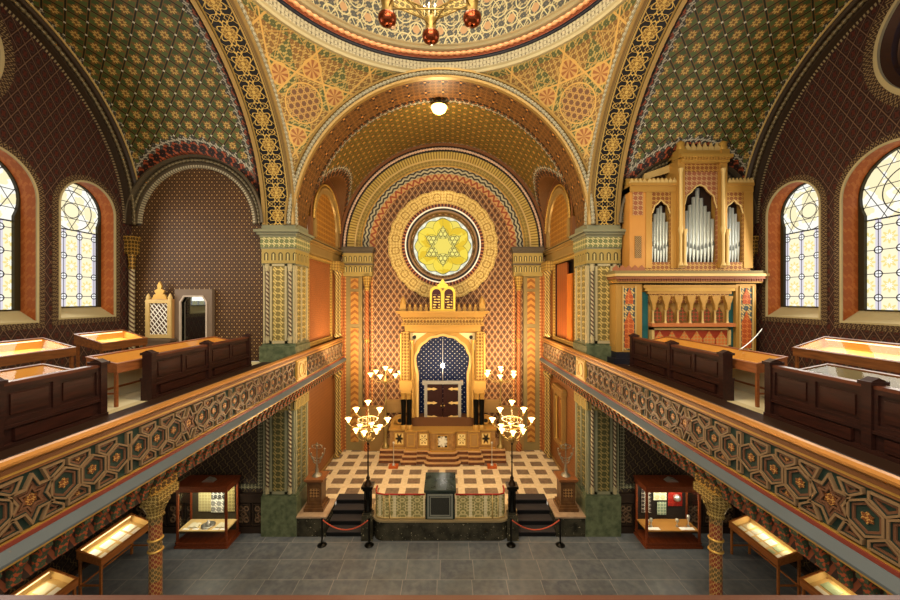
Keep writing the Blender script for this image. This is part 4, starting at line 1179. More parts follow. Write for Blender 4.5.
# ================================================================== DISPLAY TABLES
GLOW = mat('glowing_case_lining', '#d09a48', .6, dirt=.05)
PAPER = mat('aged_paper', '#d9d0b0', .7, dirt=.1); PAPERW = mat('white_paper', '#e9e6da', .7, dirt=.05)
M_CASEGLASS = bpy.data.materials.new('case_glass'); M_CASEGLASS.use_nodes = True
_b = M_CASEGLASS.node_tree.nodes['Principled BSDF']; _nt = M_CASEGLASS.node_tree
_t = _nt.nodes.new('ShaderNodeBsdfTransparent'); _g = _nt.nodes.new('ShaderNodeBsdfGlossy'); _g.inputs['Roughness'].default_value = .05
_m = _nt.nodes.new('ShaderNodeMixShader'); _m.inputs[0].default_value = .06
_nt.links.new(_t.outputs[0], _m.inputs[1]); _nt.links.new(_g.outputs[0], _m.inputs[2]); _nt.links.new(_m.outputs[0], _nt.nodes['Material Output'].inputs[0])
def vitrine(s, x0, x1, y0, y1, z0, z1, zf, label, wood, papers=0, group=None, energy=6, lining=GLOW, ends=True):
    """sloping table case: low edge x0 (towards the nave, height z0), high edge x1 (height z1), floor zf"""
    cx, cy = s * (x0 + x1) / 2, (y0 + y1) / 2
    root = thing('display_table', label, 'display case', (cx, cy, zf), group)
    d = .17
    zl = lambda x: z0 + (z1 - z0) * (x - x0) / (x1 - x0)
    F = lambda a, b, h: (s * a, h, b)
    mb = MB(); t = .035
    side = [(x0, z0 - d), (x1, z1 - d - .06), (x1, z1), (x0, z0)]
    for yy in (y0, y1 - t): mb.prism(side, F, yy, yy + t)
    mb.prism([(x0, z0 - d), (x0 + t, z0 - d), (x0 + t, z0), (x0, z0)], F, y0 + t, y1 - t); mb.prism([(x1 - t, z1 - d - .06), (x1, z1 - d - .06), (x1, z1), (x1 - t, z1)], F, y0 + t, y1 - t)
    for yy in (y0 - .01, y1 - .04): mb.prism([(x0 - .01, z0), (x1 + .01, z1), (x1 + .01, z1 + .02), (x0 - .01, z0 + .02)], F, yy, yy + .05)
    for xx in (x0 - .01, x1 - .04): mb.prism([(xx, zl(xx)), (xx + .05, zl(xx + .05)), (xx + .05, zl(xx + .05) + .021), (xx, zl(xx) + .021)], F, y0 + .04, y1 - .04)
    mb.build('case_frame', wood, root)
    mb = MB(); i_ = .036
    mb.face([F(x0 + i_, z0 - d + .02, y0 + i_), F(x1 - i_, z1 - d - .03, y0 + i_), F(x1 - i_, z1 - d - .03, y1 - i_), F(x0 + i_, z0 - d + .02, y1 - i_)])
    mb.face([F(x0 + i_, z0 - d + .02, y0 + i_), F(x0 + i_, z0, y0 + i_), F(x0 + i_, z0, y1 - i_), F(x0 + i_, z0 - d + .02, y1 - i_)])
    mb.face([F(x1 - i_, z1 - d - .03, y0 + i_), F(x1 - i_, z1, y0 + i_), F(x1 - i_, z1, y1 - i_), F(x1 - i_, z1 - d - .03, y1 - i_)])
    for yy in (y0 + i_, y1 - i_): mb.face([F(x0 + i_, z0 - d + .02, yy), F(x1 - i_, z1 - d - .03, yy), F(x1 - i_, z1, yy), F(x0 + i_, z0, yy)])
    mb.build('lining', lining, root)
    mb = MB(); mb.face([F(x0 + i_, zl(x0 + i_) + .005, y0 + i_), F(x1 - i_, zl(x1 - i_) + .005, y0 + i_), F(x1 - i_, zl(x1 - i_) + .005, y1 - i_), F(x0 + i_, zl(x0 + i_) + .005, y1 - i_)]); mb.build('glass_lid', M_CASEGLASS, root)
    # light strip inside the upper back edge
    mb = MB(); mb.box(*sorted((s * (x1 - .06), s * (x1 - .04))), y0 + .08, y1 - .08, zl(x1 - .05) - .035, zl(x1 - .05) - .015)
    em = bpy.data.materials.get('strip_lamp')
    if not em:
        em = bpy.data.materials.new('strip_lamp'); em.use_nodes = True; q = em.node_tree.nodes['Principled BSDF']; q.inputs['Emission Color'].default_value = (1, .72, .35, 1); q.inputs['Emission Strength'].default_value = 1.2
    if energy > 3: mb.build('strip_lamp', em, root)
    if energy > 3: light('case_light', 'AREA', (s * (x1 - .1), cy, zl(x1 - .1) - .03), energy, (1, .8, .5), (y1 - y0) * .8, .04, (s * (x0 + .1), cy, z0 - d)); 
    for xx in (x0 + .03, x1 - .08):
        for yy in (y0 + .02, y1 - .07):
            mb = MB(); mb.box(*sorted((s * xx, s * (xx + .05))), yy, yy + .05, zf, zl(xx) - d - .005); mb.build('leg', wood, root)
    mb = MB(); mb.box(*sorted((s * (x0 + .05), s * (x1 - .05))), y0 + .03, y0 + .06, zf + .25, zf + .29); mb.box(*sorted((s * (x0 + .05), s * (x1 - .05))), y1 - .06, y1 - .03, zf + .25, zf + .29); mb.box(*sorted((s * (x1 - .08), s * (x1 - .05))), y0, y1, zf + .25, zf + .29); mb.build('stretcher', wood, root)
    # exhibits: separate things
    if papers:
        nn = papers
        w_ = (y1 - y0 - .2) / nn
        for r in range(2):
            for k in range(nn):
                ya_ = y0 + .1 + k * w_ + .015; yb_ = ya_ + w_ * random.uniform(.7, .88)
                xa = x0 + .08 + r * (x1 - x0 - .16) * .5 + .01; xb = xa + (x1 - x0 - .16) * random.uniform(.36, .46)
                zb = lambda x: z0 - d + .02 + (z1 - d - .03 - z0 + d - .02) * (x - x0 - i_) / (x1 - x0 - 2 * i_) + .006
                mb = MB(); mb.prism([(xa, zb(xa)), (xb, zb(xb)), (xb, zb(xb) + .006), (xa, zb(xa) + .006)], F, ya_, yb_)
                mt = random.choice([PAPERW, PAPERW, PAPER, mat('green_document', '#9fb08c', .6), mat('printed_document', lambda nt, u, v: mixc(nt, (v / .03).fr() > .6, '#e6e2d2', '#8a8578'), .7)])
                o = mb.build('document', mt); 
                row = 'upper' if r else 'lower'
                o['label'] = 'pale document in the %s row, %s from the far end, %s %s ground-floor case' % (row, ('last', 'fifth', 'fourth', 'third', 'second', 'first')[6 - nn + k - (nn - 6) * 0 if nn == 6 else k + 2], label.split(' ')[0], 'left' if s < 0 else 'right'); o['category'] = 'document'; o['group'] = 'documents in the %s %s case' % (label.split(' ')[0], 'left' if s < 0 else 'right')
    return root
ORANGEW = m_wood('orange_wood', '#6e3a1c', '#96582c', .4); WOODT = m_wood('brown_table_wood', '#4a2a14', '#7e4c26', .4)
EXG = 'sloping display tables'
vitrine(-1, 8.3, 9.0, 9.0, 10.36, 6.88, 7.12, GZ, 'wooden display table under the left wall window, lit golden inside', WOODT, 0, EXG, 6)
vitrine(-1, 8.3, 9.05, 6.4, 8.36, 6.88, 7.10, GZ, 'wooden display table with golden lining cut off by the left edge of the photo', WOODT, 0, EXG, 8)
vitrine(1, 8.08, 8.8, 6.2, 8.32, 6.88, 7.13, GZ, 'wooden display table glowing gold below the right wall windows', WOODT, 0, EXG, 8)
for s, nm in ((-1, 'left'), (1, 'right')):
    vitrine(s, 6.22, 6.82, 7.1, 11.0, 6.72, 6.86, GZ, 'long low orange display case behind the far pew of the %s gallery' % nm, ORANGEW, 0, EXG, 1.5)
    vitrine(s, 6.22, 6.82, 3.2, 6.35, 6.74, 6.86, GZ, 'long low display case behind the near pew of the %s gallery' % nm, WOODT, 0, EXG, 2.5, GLOW if s < 0 else mat('dim_lining', '#8a7d5c', .4))
    # pale board standing beneath the case, seen between the pews
    mb = MB(); mb.box(*sorted((s * 7.0, s * 7.04)), 6.9, 9.3, GZ, GZ + .72)
    mb.face([(s * 6.2, 6.6, GZ + .004), (s * 7.0, 6.6, GZ + .004), (s * 7.0, 9.3, GZ + .004), (s * 6.2, 9.3, GZ + .004)])
    tag(mb.build('partition_board', BEIGE), 'beige board under the display case seen in the pew gap of the %s gallery' % nm, 'board')
    # ground floor tables
    vitrine(s, 9.08, 9.75, 9.8, 11.5, .98, 1.24, 0, 'farther ground-floor display table with white documents, %s side under the gallery' % nm, WOODL, 6 if s > 0 else 4, EXG, 5, mat('cream_lining', '#d8b878', .6))
    vitrine(s, 9.05, 9.75, 7.3, 9.16, .98, 1.24, 0, 'nearer ground-floor display table cut by the bottom handrail, %s side' % nm, WOODL, 4, EXG, 5, mat('cream_lining', ''))

# ================================================================== TALL SHOWCASES
def showcase(s, x0, x1, y0, y1, label):
    cx = (x0 + x1) / 2; root = thing('showcase', label, 'showcase', (cx, (y0 + y1) / 2, 0), 'tall glass showcases')
    wd = m_wood('reddish_showcase_wood', '#5a2814', '#8e4624', .35)
    H = 2.0; t = .06
    mb = MB(); mb.box(x0, x1, y0, y1, 0, .14); mb.box(x0 - .04, x1 + .04, y0 - .04, y1 + .02, .0, .07); mb.box(x0 - .02, x1 + .02, y0 - .02, y1, .14, .18); mb.build('base', wd, root)
    mb = MB(); mb.box(x0 - .03, x1 + .03, y0 - .03, y1, H - .2, H - .02); mb.box(x0 - .06, x1 + .06, y0 - .06, y1 + .02, H - .04, H); mb.build('top', wd, root)
    for a in (x0, x1 - t):
        for b in (y0, y1 - t):
            mb = MB(); mb.box(a, a + t, b, b + t, .14, H - .18); mb.build('corner_post', wd, root)
    mb = MB(); mb.box(x0 + t, x1 - t, y1 - .04, y1 - .02, .18, H - .2); mb.build('back_panel', mat('dark_case_back', '#221c18', .6) if s > 0 else mat('olive_case_back', '#3a3424', .6), root)
    mb = MB(); mb.box(x0 + .03, x1 - .03, y0 + .03, y1 - .04, .50, .54); mb.build('shelf', mat('cream_lining', '') if s < 0 else mat('amber_shelf', '#b07a38', .5), root)
    mb = MB(); mb.face([(x0 + t, y0 + .02, .32), (x1 - t, y0 + .02, .32), (x1 - t, y0 + .02, H - .22), (x0 + t, y0 + .02, H - .22)])
    for a in (x0 + .02, x1 - .02): mb.face([(a, y0 + t, .32), (a, y1 - t, .32), (a, y1 - t, H - .22), (a, y0 + t, H - .22)])
    mb.build('glass_pane', M_CASEGLASS, root)
    light('showcase_light', 'AREA', (cx, y0 + .22, H - .22), 18, (1, .93, .72), 1.4, .2, (cx, y1 - .15, .7))
    return root
showcase(-1, -8.5, -6.88, 11.72, 12.42, 'tall glass showcase with textiles and papers, at the left under the gallery')
showcase(1, 6.6, 8.35, 11.72, 12.42, 'tall glass showcase with silver pieces and red textile, at the right')
def flat(name, x0, x1, y, z0, z1, m_, label, cat, grp=None, th=.02):
    mb = MB(); mb.box(x0, x1, y - th, y, z0, z1); return tag(mb.build(name, m_), label, cat, grp)
def embroid(name, c1, c2, s_=.12): return m_arab(name, s_, c1, c2, .6, 0, .2)
# left case
flat('textile', -8.2, -7.78, 12.36, .82, 1.66, embroid('beige_print', '#a89c6a', '#c6bb86', .1), 'pale olive printed textile hanging at the left of the left showcase', 'textile')
flat('print', -7.76, -7.34, 12.36, 1.28, 1.66, embroid('blackwhite_print', '#4a4a48', '#d6d4c4', .14), 'black and white ornamental sheet, upper middle of the left showcase', 'print')
flat('print', -7.76, -7.34, 12.34, .8, 1.25, embroid('greywhite_print', '#8a8a80', '#e6e4d0', .2), 'white sheet with round drawing, lower middle of the left showcase', 'print')
flat('textile', -7.32, -6.98, 12.36, .82, 1.66, embroid('tan_print', '#8e7f4c', '#b8aa6c', .12), 'tan and red printed textile hanging at the right of the left showcase', 'textile')
for i, (x, y, w_, d_, lb) in enumerate([(-8.1, 12.0, .32, .24, 'open pale book lying at the left on the shelf of the left showcase'), (-7.2, 12.0, .3, .24, 'open yellowed book lying at the right on the shelf of the left showcase')]):
    root = thing('open_book', lb, 'book', (x, y, .54))
    for q in (-1, 1):
        mb = MB(); mb.prism([(0, .0), (w_ / 2, .0), (w_ / 2, .03), (w_ / 4, .05), (0, .03)], lambda a, b, h: (x + q * a, y + h, .54 + b), -d_ / 2, d_ / 2); mb.build('page', PAPER, root)
for i, x in enumerate((-8.25, -7.95, -7.65, -7.3, -7.05)):
    mb = MB(); mb.box(x - .1, x + .1, 11.79, 11.87, .541, .547); tag(mb.build('caption_card', PAPERW), 'small white card on the left showcase shelf, %s from its left end' % ('first', 'second', 'third', 'fourth', 'fifth')[i], 'card', 'cards in the left showcase')
root = thing('plate_and_pot', 'white silver dish with small lidded pot in the left showcase', 'dish', (-7.65, 12.0, .54))
mb = MB(); mb.lathe([(.0, .0), (.1, .0), (.2, .03), (.21, .04), (.1, .015), (0, .012)], (-7.65, 12.0, .541), 18); mb.build('dish', SILVER, root)
mb = MB(); mb.lathe([(.04, .015), (.09, .06), (.08, .12), (.03, .15), (.03, .18), (.0, .2)], (-7.65, 12.0, .541), 14); mb.build('pot', SILVER, root)
# right case
flat('textile', 6.78, 7.1, 12.36, .78, 1.66, embroid('silver_embroidery', '#3a2f2c', '#b8ae9a', .13), 'silver embroidered hanging at the left of the right showcase', 'textile')
flat('framed_sheet', 7.18, 7.62, 12.36, 1.2, 1.66, embroid('cream_drawing', '#c8bd8e', '#efe6c2', .2), 'cream sheet with a drawing, upper middle of the right showcase', 'print')
flat('framed_sheet', 7.3, 7.6, 12.34, .72, 1.14, embroid('green_sheet', '#7f927a', '#c4caa6', .1), 'small green sheet below the cream one in the right showcase', 'print')
flat('torah_mantle', 7.68, 8.15, 12.36, 1.0, 1.66, embroid('red_velvet', '#8c1c14', '#a82a1c', .16), 'red velvet mantle with embroidery in the right showcase', 'mantle')
mb = MB(); mb.ball((7.95, 12.3, 1.3), .12, 10); tag(mb.build('breastplate', SILVER), 'rounded silver breastplate on the red mantle in the right showcase', 'breastplate')
for x, h, lb in ((6.78, .22, 'small silver cup, outermost left on the shelf of the right showcase'), (6.9, .26, 'silver cup beside the outermost one in the right showcase'), (7.75, .24, 'silver goblet on the amber shelf of the right showcase, middle one'), (8.12, .36, 'tall silver candlestick at the right of the right showcase')):
    mb = MB(); mb.lathe([(.0, .0), (.05, .0), (.045, .02), (.015, .05), (.015, h * .5), (.04, h * .6), (.05, h * .8), (.045, h), (.0, h)], (x, 11.98, .541), 12); tag(mb.build('silver_cup', SILVER), lb, 'cup', 'silver pieces in the right showcase')
for i, (x0_, x1_) in enumerate(((6.72, 7.1), (7.75, 8.22))):
    mb = MB(); mb.box(x0_, x1_, 11.78, 11.92, .541, .547); tag(mb.build('caption_card', PAPERW), 'white card on the shelf of the right showcase, at its %s' % ('left', 'right')[i], 'card')
for s_, x in ((-1, -7.65), (1, 7.6)):
    mb = MB(); mb.prism([(-.2, 0), (.2, 0), (.12, .06), (-.05, .1)], lambda a, b, h: (x + a, 12.05 + h, 2.0 + b), -.1, .1); tag(mb.build('box', SILVER), 'small angular silver box on top of the %s showcase' % ('left' if s_ < 0 else 'right'), 'box')
# ================================================================== ARK AND ITS PLATFORM
GA = mat('ark_gold', '#ae8440', .38, .3, dirt=.06); GAR = m_arab('ark_gold_relief', .15, '#6e4c1e', '#c09a52', .4, .3)
PLW = mat('platform_marble', lambda nt, u, v: mixc(nt, noise(nt, 6, 7) * 2 - .5, '#80582e', '#a87e48'), .35)
PLD = mat('brown_step_marble', lambda nt, u, v: mixc(nt, noise(nt, 6, 7) * 2 - .5, '#4e2c1c', '#74482c'), .3)
plat = thing('ark_platform', 'stepped marble platform with carved panels in front of the ark', 'platform', (0, 17, ZT))
def outline(e):      # front outline (x,y) with offset e towards the nave
    sx = 2.84 if e > .1 else 2.4 + e; pts = [(sx, YA), (sx, 16.6 - e), (1.66 + e * .5, 16.6 - e), (1.66 + e * .5, 16.42 - e), (1.15, 16.42 - e), (1.15, 16.5 - e), (.58 + e * .6, 16.5 - e)]
    for k in range(7):
        a = pi / 2 * k / 6; pts.append(((.58 + e * .6) - .22 + .22 * cos(a), 16.45 - e - .2 * sin(a)))
    return [(x, y) for x, y in pts] + [(-x, y) for x, y in reversed(pts)]
for k, (e, z0, z1) in enumerate(((.36, ZT, ZT + .16), (.24, ZT + .16, ZT + .33), (.12, ZT + .33, ZT + .5))):
    mb = MB(); mb.prism(outline(e), lambda a, b, h: (a, b, h), z0, z1 - .035); mb.build('step', PLD, plat)
    mb = MB(); mb.prism(outline(e + .03), lambda a, b, h: (a, b, h), z1 - .035, z1); mb.build('step_nosing', mat('pale_nosing', '#b48a5c', .35), plat)
mb = MB(); mb.prism(outline(0), lambda a, b, h: (a, b, h), ZT + .5, 2.02); mb.build('body', PLW, plat)
mb = MB(); mb.prism(outline(.05), lambda a, b, h: (a, b, h), 2.02, 2.08); mb.prism(outline(.04), lambda a, b, h: (a, b, h), ZT + .5, ZT + .57); mb.build('moulding', GA, plat)
def panel(x0, x1, y, z0, z1, kind):
    mb = MB(); mb.frame(x0, x1, z0, z1, .05, y - .03, y + .01); mb.build('panel_frame', GA, plat)
    mb = MB(); mb.face([(x0, y - .004, z0), (x1, y - .004, z0), (x1, y - .004, z1), (x0, y - .004, z1)], [(-.5, -.5), (.5, -.5), (.5, .5), (-.5, .5)])
    if kind == 'star':
        m_ = mat('dark_star_panel', lambda nt, u, v: mixc(nt, rosette(u, v, 6, .24, .08), mixc(nt, rosette(u, v, 6, .34, .1), '#e0c078', '#8c6a30'), '#181410'), .4)
    elif kind == 'flower':
        m_ = mat('cream_flower_panel', lambda nt, u, v: mixc(nt, ((rosette(u, v, 6, .26, .12)) - rosette(u, v, 6, .16, .1)).abs() > .5, '#e6cc88', '#7c5a24'), .4)
    elif kind == 'front':
        m_ = mat('silver_lily_panel', lambda nt, u, v: mixc(nt, rosette(u, v, 5, .3, .12), mixc(nt, rosette(u, v, 10, .42, .06), '#2a1c14', '#b8ac94'), '#d8d0b8'), .4)
    else: m_ = mat('plain_brown_panel', '#9a7440', .4)
    mb.build('panel', m_, plat)
for q in (-1, 1):
    for x0, x1, y, k in ((1.74, 2.2, 16.6, 'star'), (1.24, 1.6, 16.42, 'plain'), (.64, 1.08, 16.5, 'flower')):
        panel(*sorted((q * x0, q * x1)), y, ZT + .66, 1.95, k)
panel(-.26, .26, 16.25, ZT + .66, 1.95, 'front')
# scrolls at the ends
for q in (-1, 1):
    mb = MB(); mb.arc((q * 2.0, 17.3, 2.08), X, Z, (0, -1, 0), .42, [(-.1, 0), (-.1, .14), (.04, .14), (.04, 0)], 0, pi, 24); mb.build('scroll', GA, plat)
    mb = MB(); mb.ring(circ(q * 2.02, 2.28, .17, 20), circ(q * 2.02, 2.28, .1, 20), lambda a, b, h: (a, 17.25 - h, b), 0, .1); mb.build('roundel', GA, plat)
    mb = MB(); mb.prism(circ(q * 2.02, 2.28, .1, 16), lambda a, b, h: (a, 17.23 - h, b), 0, .05); mb.build('dark_boss', DARK, plat)

ark = thing('ark', 'golden domed ark with blue starred niche on the far wall', 'ark', (0, 17.4, 2.08))
YF = 17.05
# niche: half round recess, projecting body
NR, NZ = 1.24, 5.0
mb = MB()
body = [(-1.62, 2.5), (-1.62, 6.55), (1.62, 6.55), (1.62, 2.5)]
hole = [(-1.2, 2.5)] ; n = 44
sc = []
for k in range(n + 1):
    t = pi - pi * k / n; r = 1.22 + .05 * abs(sin(t * 7)); sc.append((r * cos(t), NZ + r * sin(t)))
hole = [(-1.12, 2.5), (-1.12, NZ - .5), (-1.14, NZ - .4), (-1.22, NZ - .1)] + sc + [(1.22, NZ - .1), (1.14, NZ - .4), (1.12, NZ - .5), (1.12, 2.5)]
full = [(-1.62, 2.5), (-1.62, 6.55), (1.62, 6.55), (1.62, 2.5)] + hole[::-1]
mb.poly([full], lambda a, b: (a, YF, b))
for i in range(len(hole) - 1):
    a, b = hole[i], hole[i + 1]; mb.face([(a[0], YF, a[1]), (b[0], YF, b[1]), (b[0], YF + .25, b[1]), (a[0], YF + .25, a[1])])
for q in (-1, 1): mb.face([(q * 1.62, YF, 2.5), (q * 1.62, YA, 2.5), (q * 1.62, YA, 6.55), (q * 1.62, YF, 6.55)])
mb.build('arch_front', GA, ark)
mb = MB()
hl = hole; hi = [(a * .93, (b - NZ) * .93 + NZ if b > NZ - .45 else b) for a, b in hole]; ho = [(a * 1.09, (b - NZ) * 1.09 + NZ if b > NZ - .45 else b) for a, b in hole]
for i in range(len(hl) - 1):
    for l0, l1, h in ((ho, hl, .05),):
        a, b, c, d = l0[i], l0[i + 1], l1[i + 1], l1[i]
        mb.face([(a[0], YF - h, a[1]), (b[0], YF - h, b[1]), (c[0], YF - h, c[1]), (d[0], YF - h, d[1])])
        mb.face([(a[0], YF, a[1]), (b[0], YF, b[1]), (b[0], YF - h, b[1]), (a[0], YF - h, a[1])]); mb.face([(d[0], YF, d[1]), (c[0], YF, c[1]), (c[0], YF - h, c[1]), (d[0], YF - h, d[1])])
mb.build('scalloped_arch', mat('pale_arch_gold', '#d0ac68', .4, .2), ark)
# spandrels
for q in (-1, 1):
    mb = MB(); mb.prism([(q * 1.5, 6.42), (q * .75, 6.42), (q * 1.2, 6.1), (q * 1.42, 5.75), (q * 1.5, 5.6)], lambda a, b, h: (a, YF - h, b), 0, .03); sp_ = mb.build('spandrel', mat('cream_spandrel', '#d8c490', .45), ark)
    mb = MB(); mb.prism(circ(q * 1.32, 6.22, .09, 10), lambda a, b, h: (a, YF - h, b), .03, .06); mb.build('dark_rosette', DARK, sp_)
# blue niche with stars
mb = MB(); P = []; UV = []
for i in range(13):
    t = pi * i / 12; rp = []; ru = []
    for j in range(15):
        z = 2.5 + (NZ + .0 - 2.5) * j / 14; rp.append((1.28 * cos(t), YF + .24 + .5 * sin(t), z)); ru.append((1.28 * cos(t), z))
    P.append(rp); UV.append(ru)
mb.grid(P, UV)
P = []; UV = []
for i in range(13):
    t = pi * i / 12; rp = []; ru = []
    for j in range(9):
        e = pi / 2 * j / 8; rp.append((1.28 * cos(t) * cos(e), YF + .24 + .5 * sin(t) * cos(e), NZ + 1.28 * sin(e))); ru.append((1.28 * cos(t) * cos(e), NZ + 1.28 * sin(e)))
    P.append(rp); UV.append(ru)
mb.grid(P, UV)
mb.v = mb.v
def f_star(nt, u, v):
    p = .23; k = (v / (p * .5)).fl(); a = (u / p + (k * .5)).c(); b = (v / (p * .5)).c()
    return mixc(nt, rosette(a, b * .5, 4, .085, .03), '#0b183c', '#d8d4c0')
mb.build('starred_niche', mat('blue_starred_niche', f_star, .5, dirt=0), ark)
# doors
mb = MB(); mb.frame(-.86, .86, 2.15, 4.17, .14, YF - .05, YF + .12); mb.box(-.95, -.8, YF - .08, YF + .12, 4.0, 4.2); mb.box(.8, .95, YF - .08, YF + .12, 4.0, 4.2)
mb.build('door_frame', mat('grey_silver_frame', '#9a9488', .4, .4), ark)
for q in (-1, 1):
    mb = MB(); mb.box(*sorted((q * .015, q * .72)), YF, YF + .08, 2.29, 4.03); dr = mb.build('door', mat('dark_brown_door', '#2a120c', .3), ark)
    for z in (2.5, 3.15, 3.8):
        mb = MB(); mb.prism([(q * .72, z - .06), (q * .72, z + .06), (q * .5, z + .035), (q * .42, z + .07), (q * .25, z), (q * .42, z - .07), (q * .5, z - .035)], lambda a, b, h: (a, YF - h, b), 0, .03); mb.build('hinge', GOLDL, dr)
    mb = MB(); mb.ball((q * .07, YF - .03, 3.02), .045, 8); mb.build('door_knob', BRASS, dr)
# sill under the doors, inner side columns
mb = MB(); mb.box(-1.62, 1.62, YF - .06, YA, 2.08, 2.5); mb.build('sill', mat('brown_sill', '#5c3a20', .4), ark)
for q in (-1, 1):
    for x in (1.40, 1.56):
        mb = MB(); mb.lathe([(.09, 2.5), (.09, 2.6), (.06, 2.66), (.06, 5.9), (.1, 6.0), (.1, 6.1)], (q * x, YF - .08, 0), 10); mb.build('slender_shaft', GA, ark)
    # bracket with pendant, upper pier
    mb = MB(); mb.box(*sorted((q * 1.55, q * 1.92)), YF - .2, YA, 3.9, 6.49)
    mb.build('upper_pier', GAR, ark)
    mb = MB(); mb.box(*sorted((q * 1.40, q * 1.98)), YF - .32, YA, 3.82, 4.25); mb.box(*sorted((q * 1.46, q * 1.92)), YF - .26, YA, 3.66, 3.82); mb.lathe([(.17, 3.66), (.1, 3.5), (.12, 3.42), (.08, 3.3), (.02, 3.15)], (q * 1.58, YF - .12, 0), 10); mb.lathe([(.17, 3.66), (.1, 3.5), (.12, 3.42), (.08, 3.3), (.02, 3.15)], (q * 1.82, YF - .12, 0), 10)
    mb.build('bracket', GA, ark)
    for x in (1.52, 1.78):
        mb = MB(); mb.lathe([(.12, 2.1), (.13, 2.25), (.11, 2.36), (.105, 3.0), (.12, 3.2), (.13, 3.4)], (q * x, YF - .45, 0), 12); mb.build('black_column', BLACKM, ark)
        mb = MB(); mb.lathe([(.15, 2.08), (.16, 2.2), (.12, 2.3), (.09, 2.38)], (q * x, YF - .45, 0), 12); mb.ball((q * x, YF - .45, 2.3), .12, 10); mb.build('gold_foot', GA, ark)
    mb = MB(); mb.box(*sorted((q * 1.85, q * 1.99)), YF - .1, YF, 4.3, 6.4); mb.lathe([(.05, 4.3), (.06, 4.4), (.045, 4.5), (.045, 6.2), (.07, 6.4)], (q * 1.92, YF - .2, 0), 8); mb.build('outer_shaft', GA, ark)
# entablature
mb = MB(); mb.box(-1.75, 1.75, YF - .2, YA, 6.5, 6.8); mb.build('architrave', GA, ark)
mb = MB(); mb.box(-1.85, 1.85, YF - .24, YA, 6.8, 7.15); mb.build('frieze', GAR, ark)
mb = MB()
for z0, z1, e in ((7.15, 7.22, .1), (7.22, 7.32, .18), (7.32, 7.38, .26), (7.38, 7.45, .34)): mb.box(-1.78 - e, 1.78 + e, YF - .2 - e, YA, z0, z1)
mb.box(-1.9, 1.9, YF - .28, YA, 6.76, 6.82); mb.build('cornice', GA, ark)
mb = MB()
for k in range(26):
    x = -1.85 + k * 3.7 / 25; mb.prism([(x - .05, 6.9), (x + .05, 6.9), (x, 6.78)], lambda a, b, h: (a, YF - .24 - h, b), 0, .05); mb.ball((x, YF - .3, 7.1), .035, 6)
mb.build('stalactite_row', GA, ark)
for k in range(13):
    x = -1.5 + k * .25
    if abs(x) < .62: continue
    mb = MB(); mb.box(x - .07, x + .07, YF - .4, YF - .28, 7.45, 7.62); mb.box(x - .045, x + .045, YF - .38, YF - .3, 7.62, 7.68); mb.ball((x, YF - .34, 7.72), .06, 8); mb.build('crenel', GA, ark)
for q in (-1, 1):
    mb = MB(); mb.box(*sorted((q * 1.68, q * 1.94)), YF - .44, YF - .2, 7.45, 7.75); mb.lathe([(.15, 7.75), (.16, 7.8), (.12, 7.88), (.13, 7.95), (.05, 8.05), (.04, 8.12), (0, 8.15)], (q * 1.81, YF - .32, 0), 12); mb.build('corner_finial', GA, ark)
tb = MB(); yy = YF - .36
lp = [(-.58, 7.45), (.58, 7.45), (.58, 8.3)] + [(.3 + .28 * cos(pi * k / 10), 8.3 + .28 * sin(pi * k / 10)) for k in range(1, 10)] + [(0, 8.38)] + [(-.3 + .28 * cos(pi * k / 10), 8.3 + .28 * sin(pi * k / 10)) for k in range(1, 10)] + [(-.58, 8.3)]
tb.prism(lp, lambda a, b, h: (a, yy - h, b), 0, .1); tb.prism([(-.2, 8.5), (.2, 8.5), (.26, 8.64), (.12, 8.72), (.08, 8.82), (0, 8.92), (-.08, 8.82), (-.12, 8.72), (-.26, 8.64)], lambda a, b, h: (a, yy - h, b), 0, .12)
tab = tb.build('tablets', mat('bright_tablet_gold', '#ecc44c', .35, .3), ark)
for q in (-1, 1):
    mb = MB(); mb.prism([(q * .28 - .2, 7.55), (q * .28 + .2, 7.55), (q * .28 + .2, 8.26)] + [(q * .28 + .2 * cos(pi * k / 8), 8.26 + .2 * sin(pi * k / 8)) for k in range(1, 8)] + [(q * .28 - .2, 8.26)], lambda a, b, h: (a, yy - .1 - h, b), 0, .015)
    mb.build('tablet_face', mat('dark_maroon_tablet', '#3a1210', .4), tab)
    mb = MB(); mb.face([(q * .28 - .16, yy - .12, 7.6), (q * .28 + .16, yy - .12, 7.6), (q * .28 + .16, yy - .12, 8.2), (q * .28 - .16, yy - .12, 8.2)])
    mb.build('inscription', mat('gold_inscription_lines', lambda nt, u, v: mixc(nt, ((v / .12).c().abs() < .22) * (((u * 31).sin() + (u * 17 + v * 40).sin()) > -.3), '#3a1210', '#e6c868'), .4), tab)
# eternal light
root = thing('hanging_lamp', 'small bright white star-like lamp in the niche of the ark', 'lamp', (0, YF - .1, 4.9))
def emis(name, col, st):
    m = bpy.data.materials.get(name)
    if m: return m
    m = bpy.data.materials.new(name); m.use_nodes = True; b = m.node_tree.nodes['Principled BSDF']; b.inputs['Base Color'].default_value = lin(col); b.inputs['Emission Color'].default_value = lin(col); b.inputs['Emission Strength'].default_value = st; return m
mb = MB(); mb.ball((0, YF - .1, 4.9), .09, 10); mb.build('bulb', emis('white_bulb', '#fff4e0', 40), root)
mb = MB(); mb.cyl((0, YF - .1, 4.98), (0, YF - .1, 6.1), .012, n=6); mb.cyl((0, YF - .1, 4.2), (0, YF - .1, 4.83), .02, n=6); mb.cyl((0, YF - .1, 6.1), (0, YF + .2, 6.1), .012, n=6)
for k in range(8): mb.cyl((0, YF - .1, 4.9), (.17 * cos(k * pi / 4), YF - .1, 4.9 + .17 * sin(k * pi / 4)), .015, .003, n=5)
mb.build('rod', SILVER, root)
light('star_light', 'POINT', (0, YF - .35, 4.9), 5, (1, .95, .85), .06)
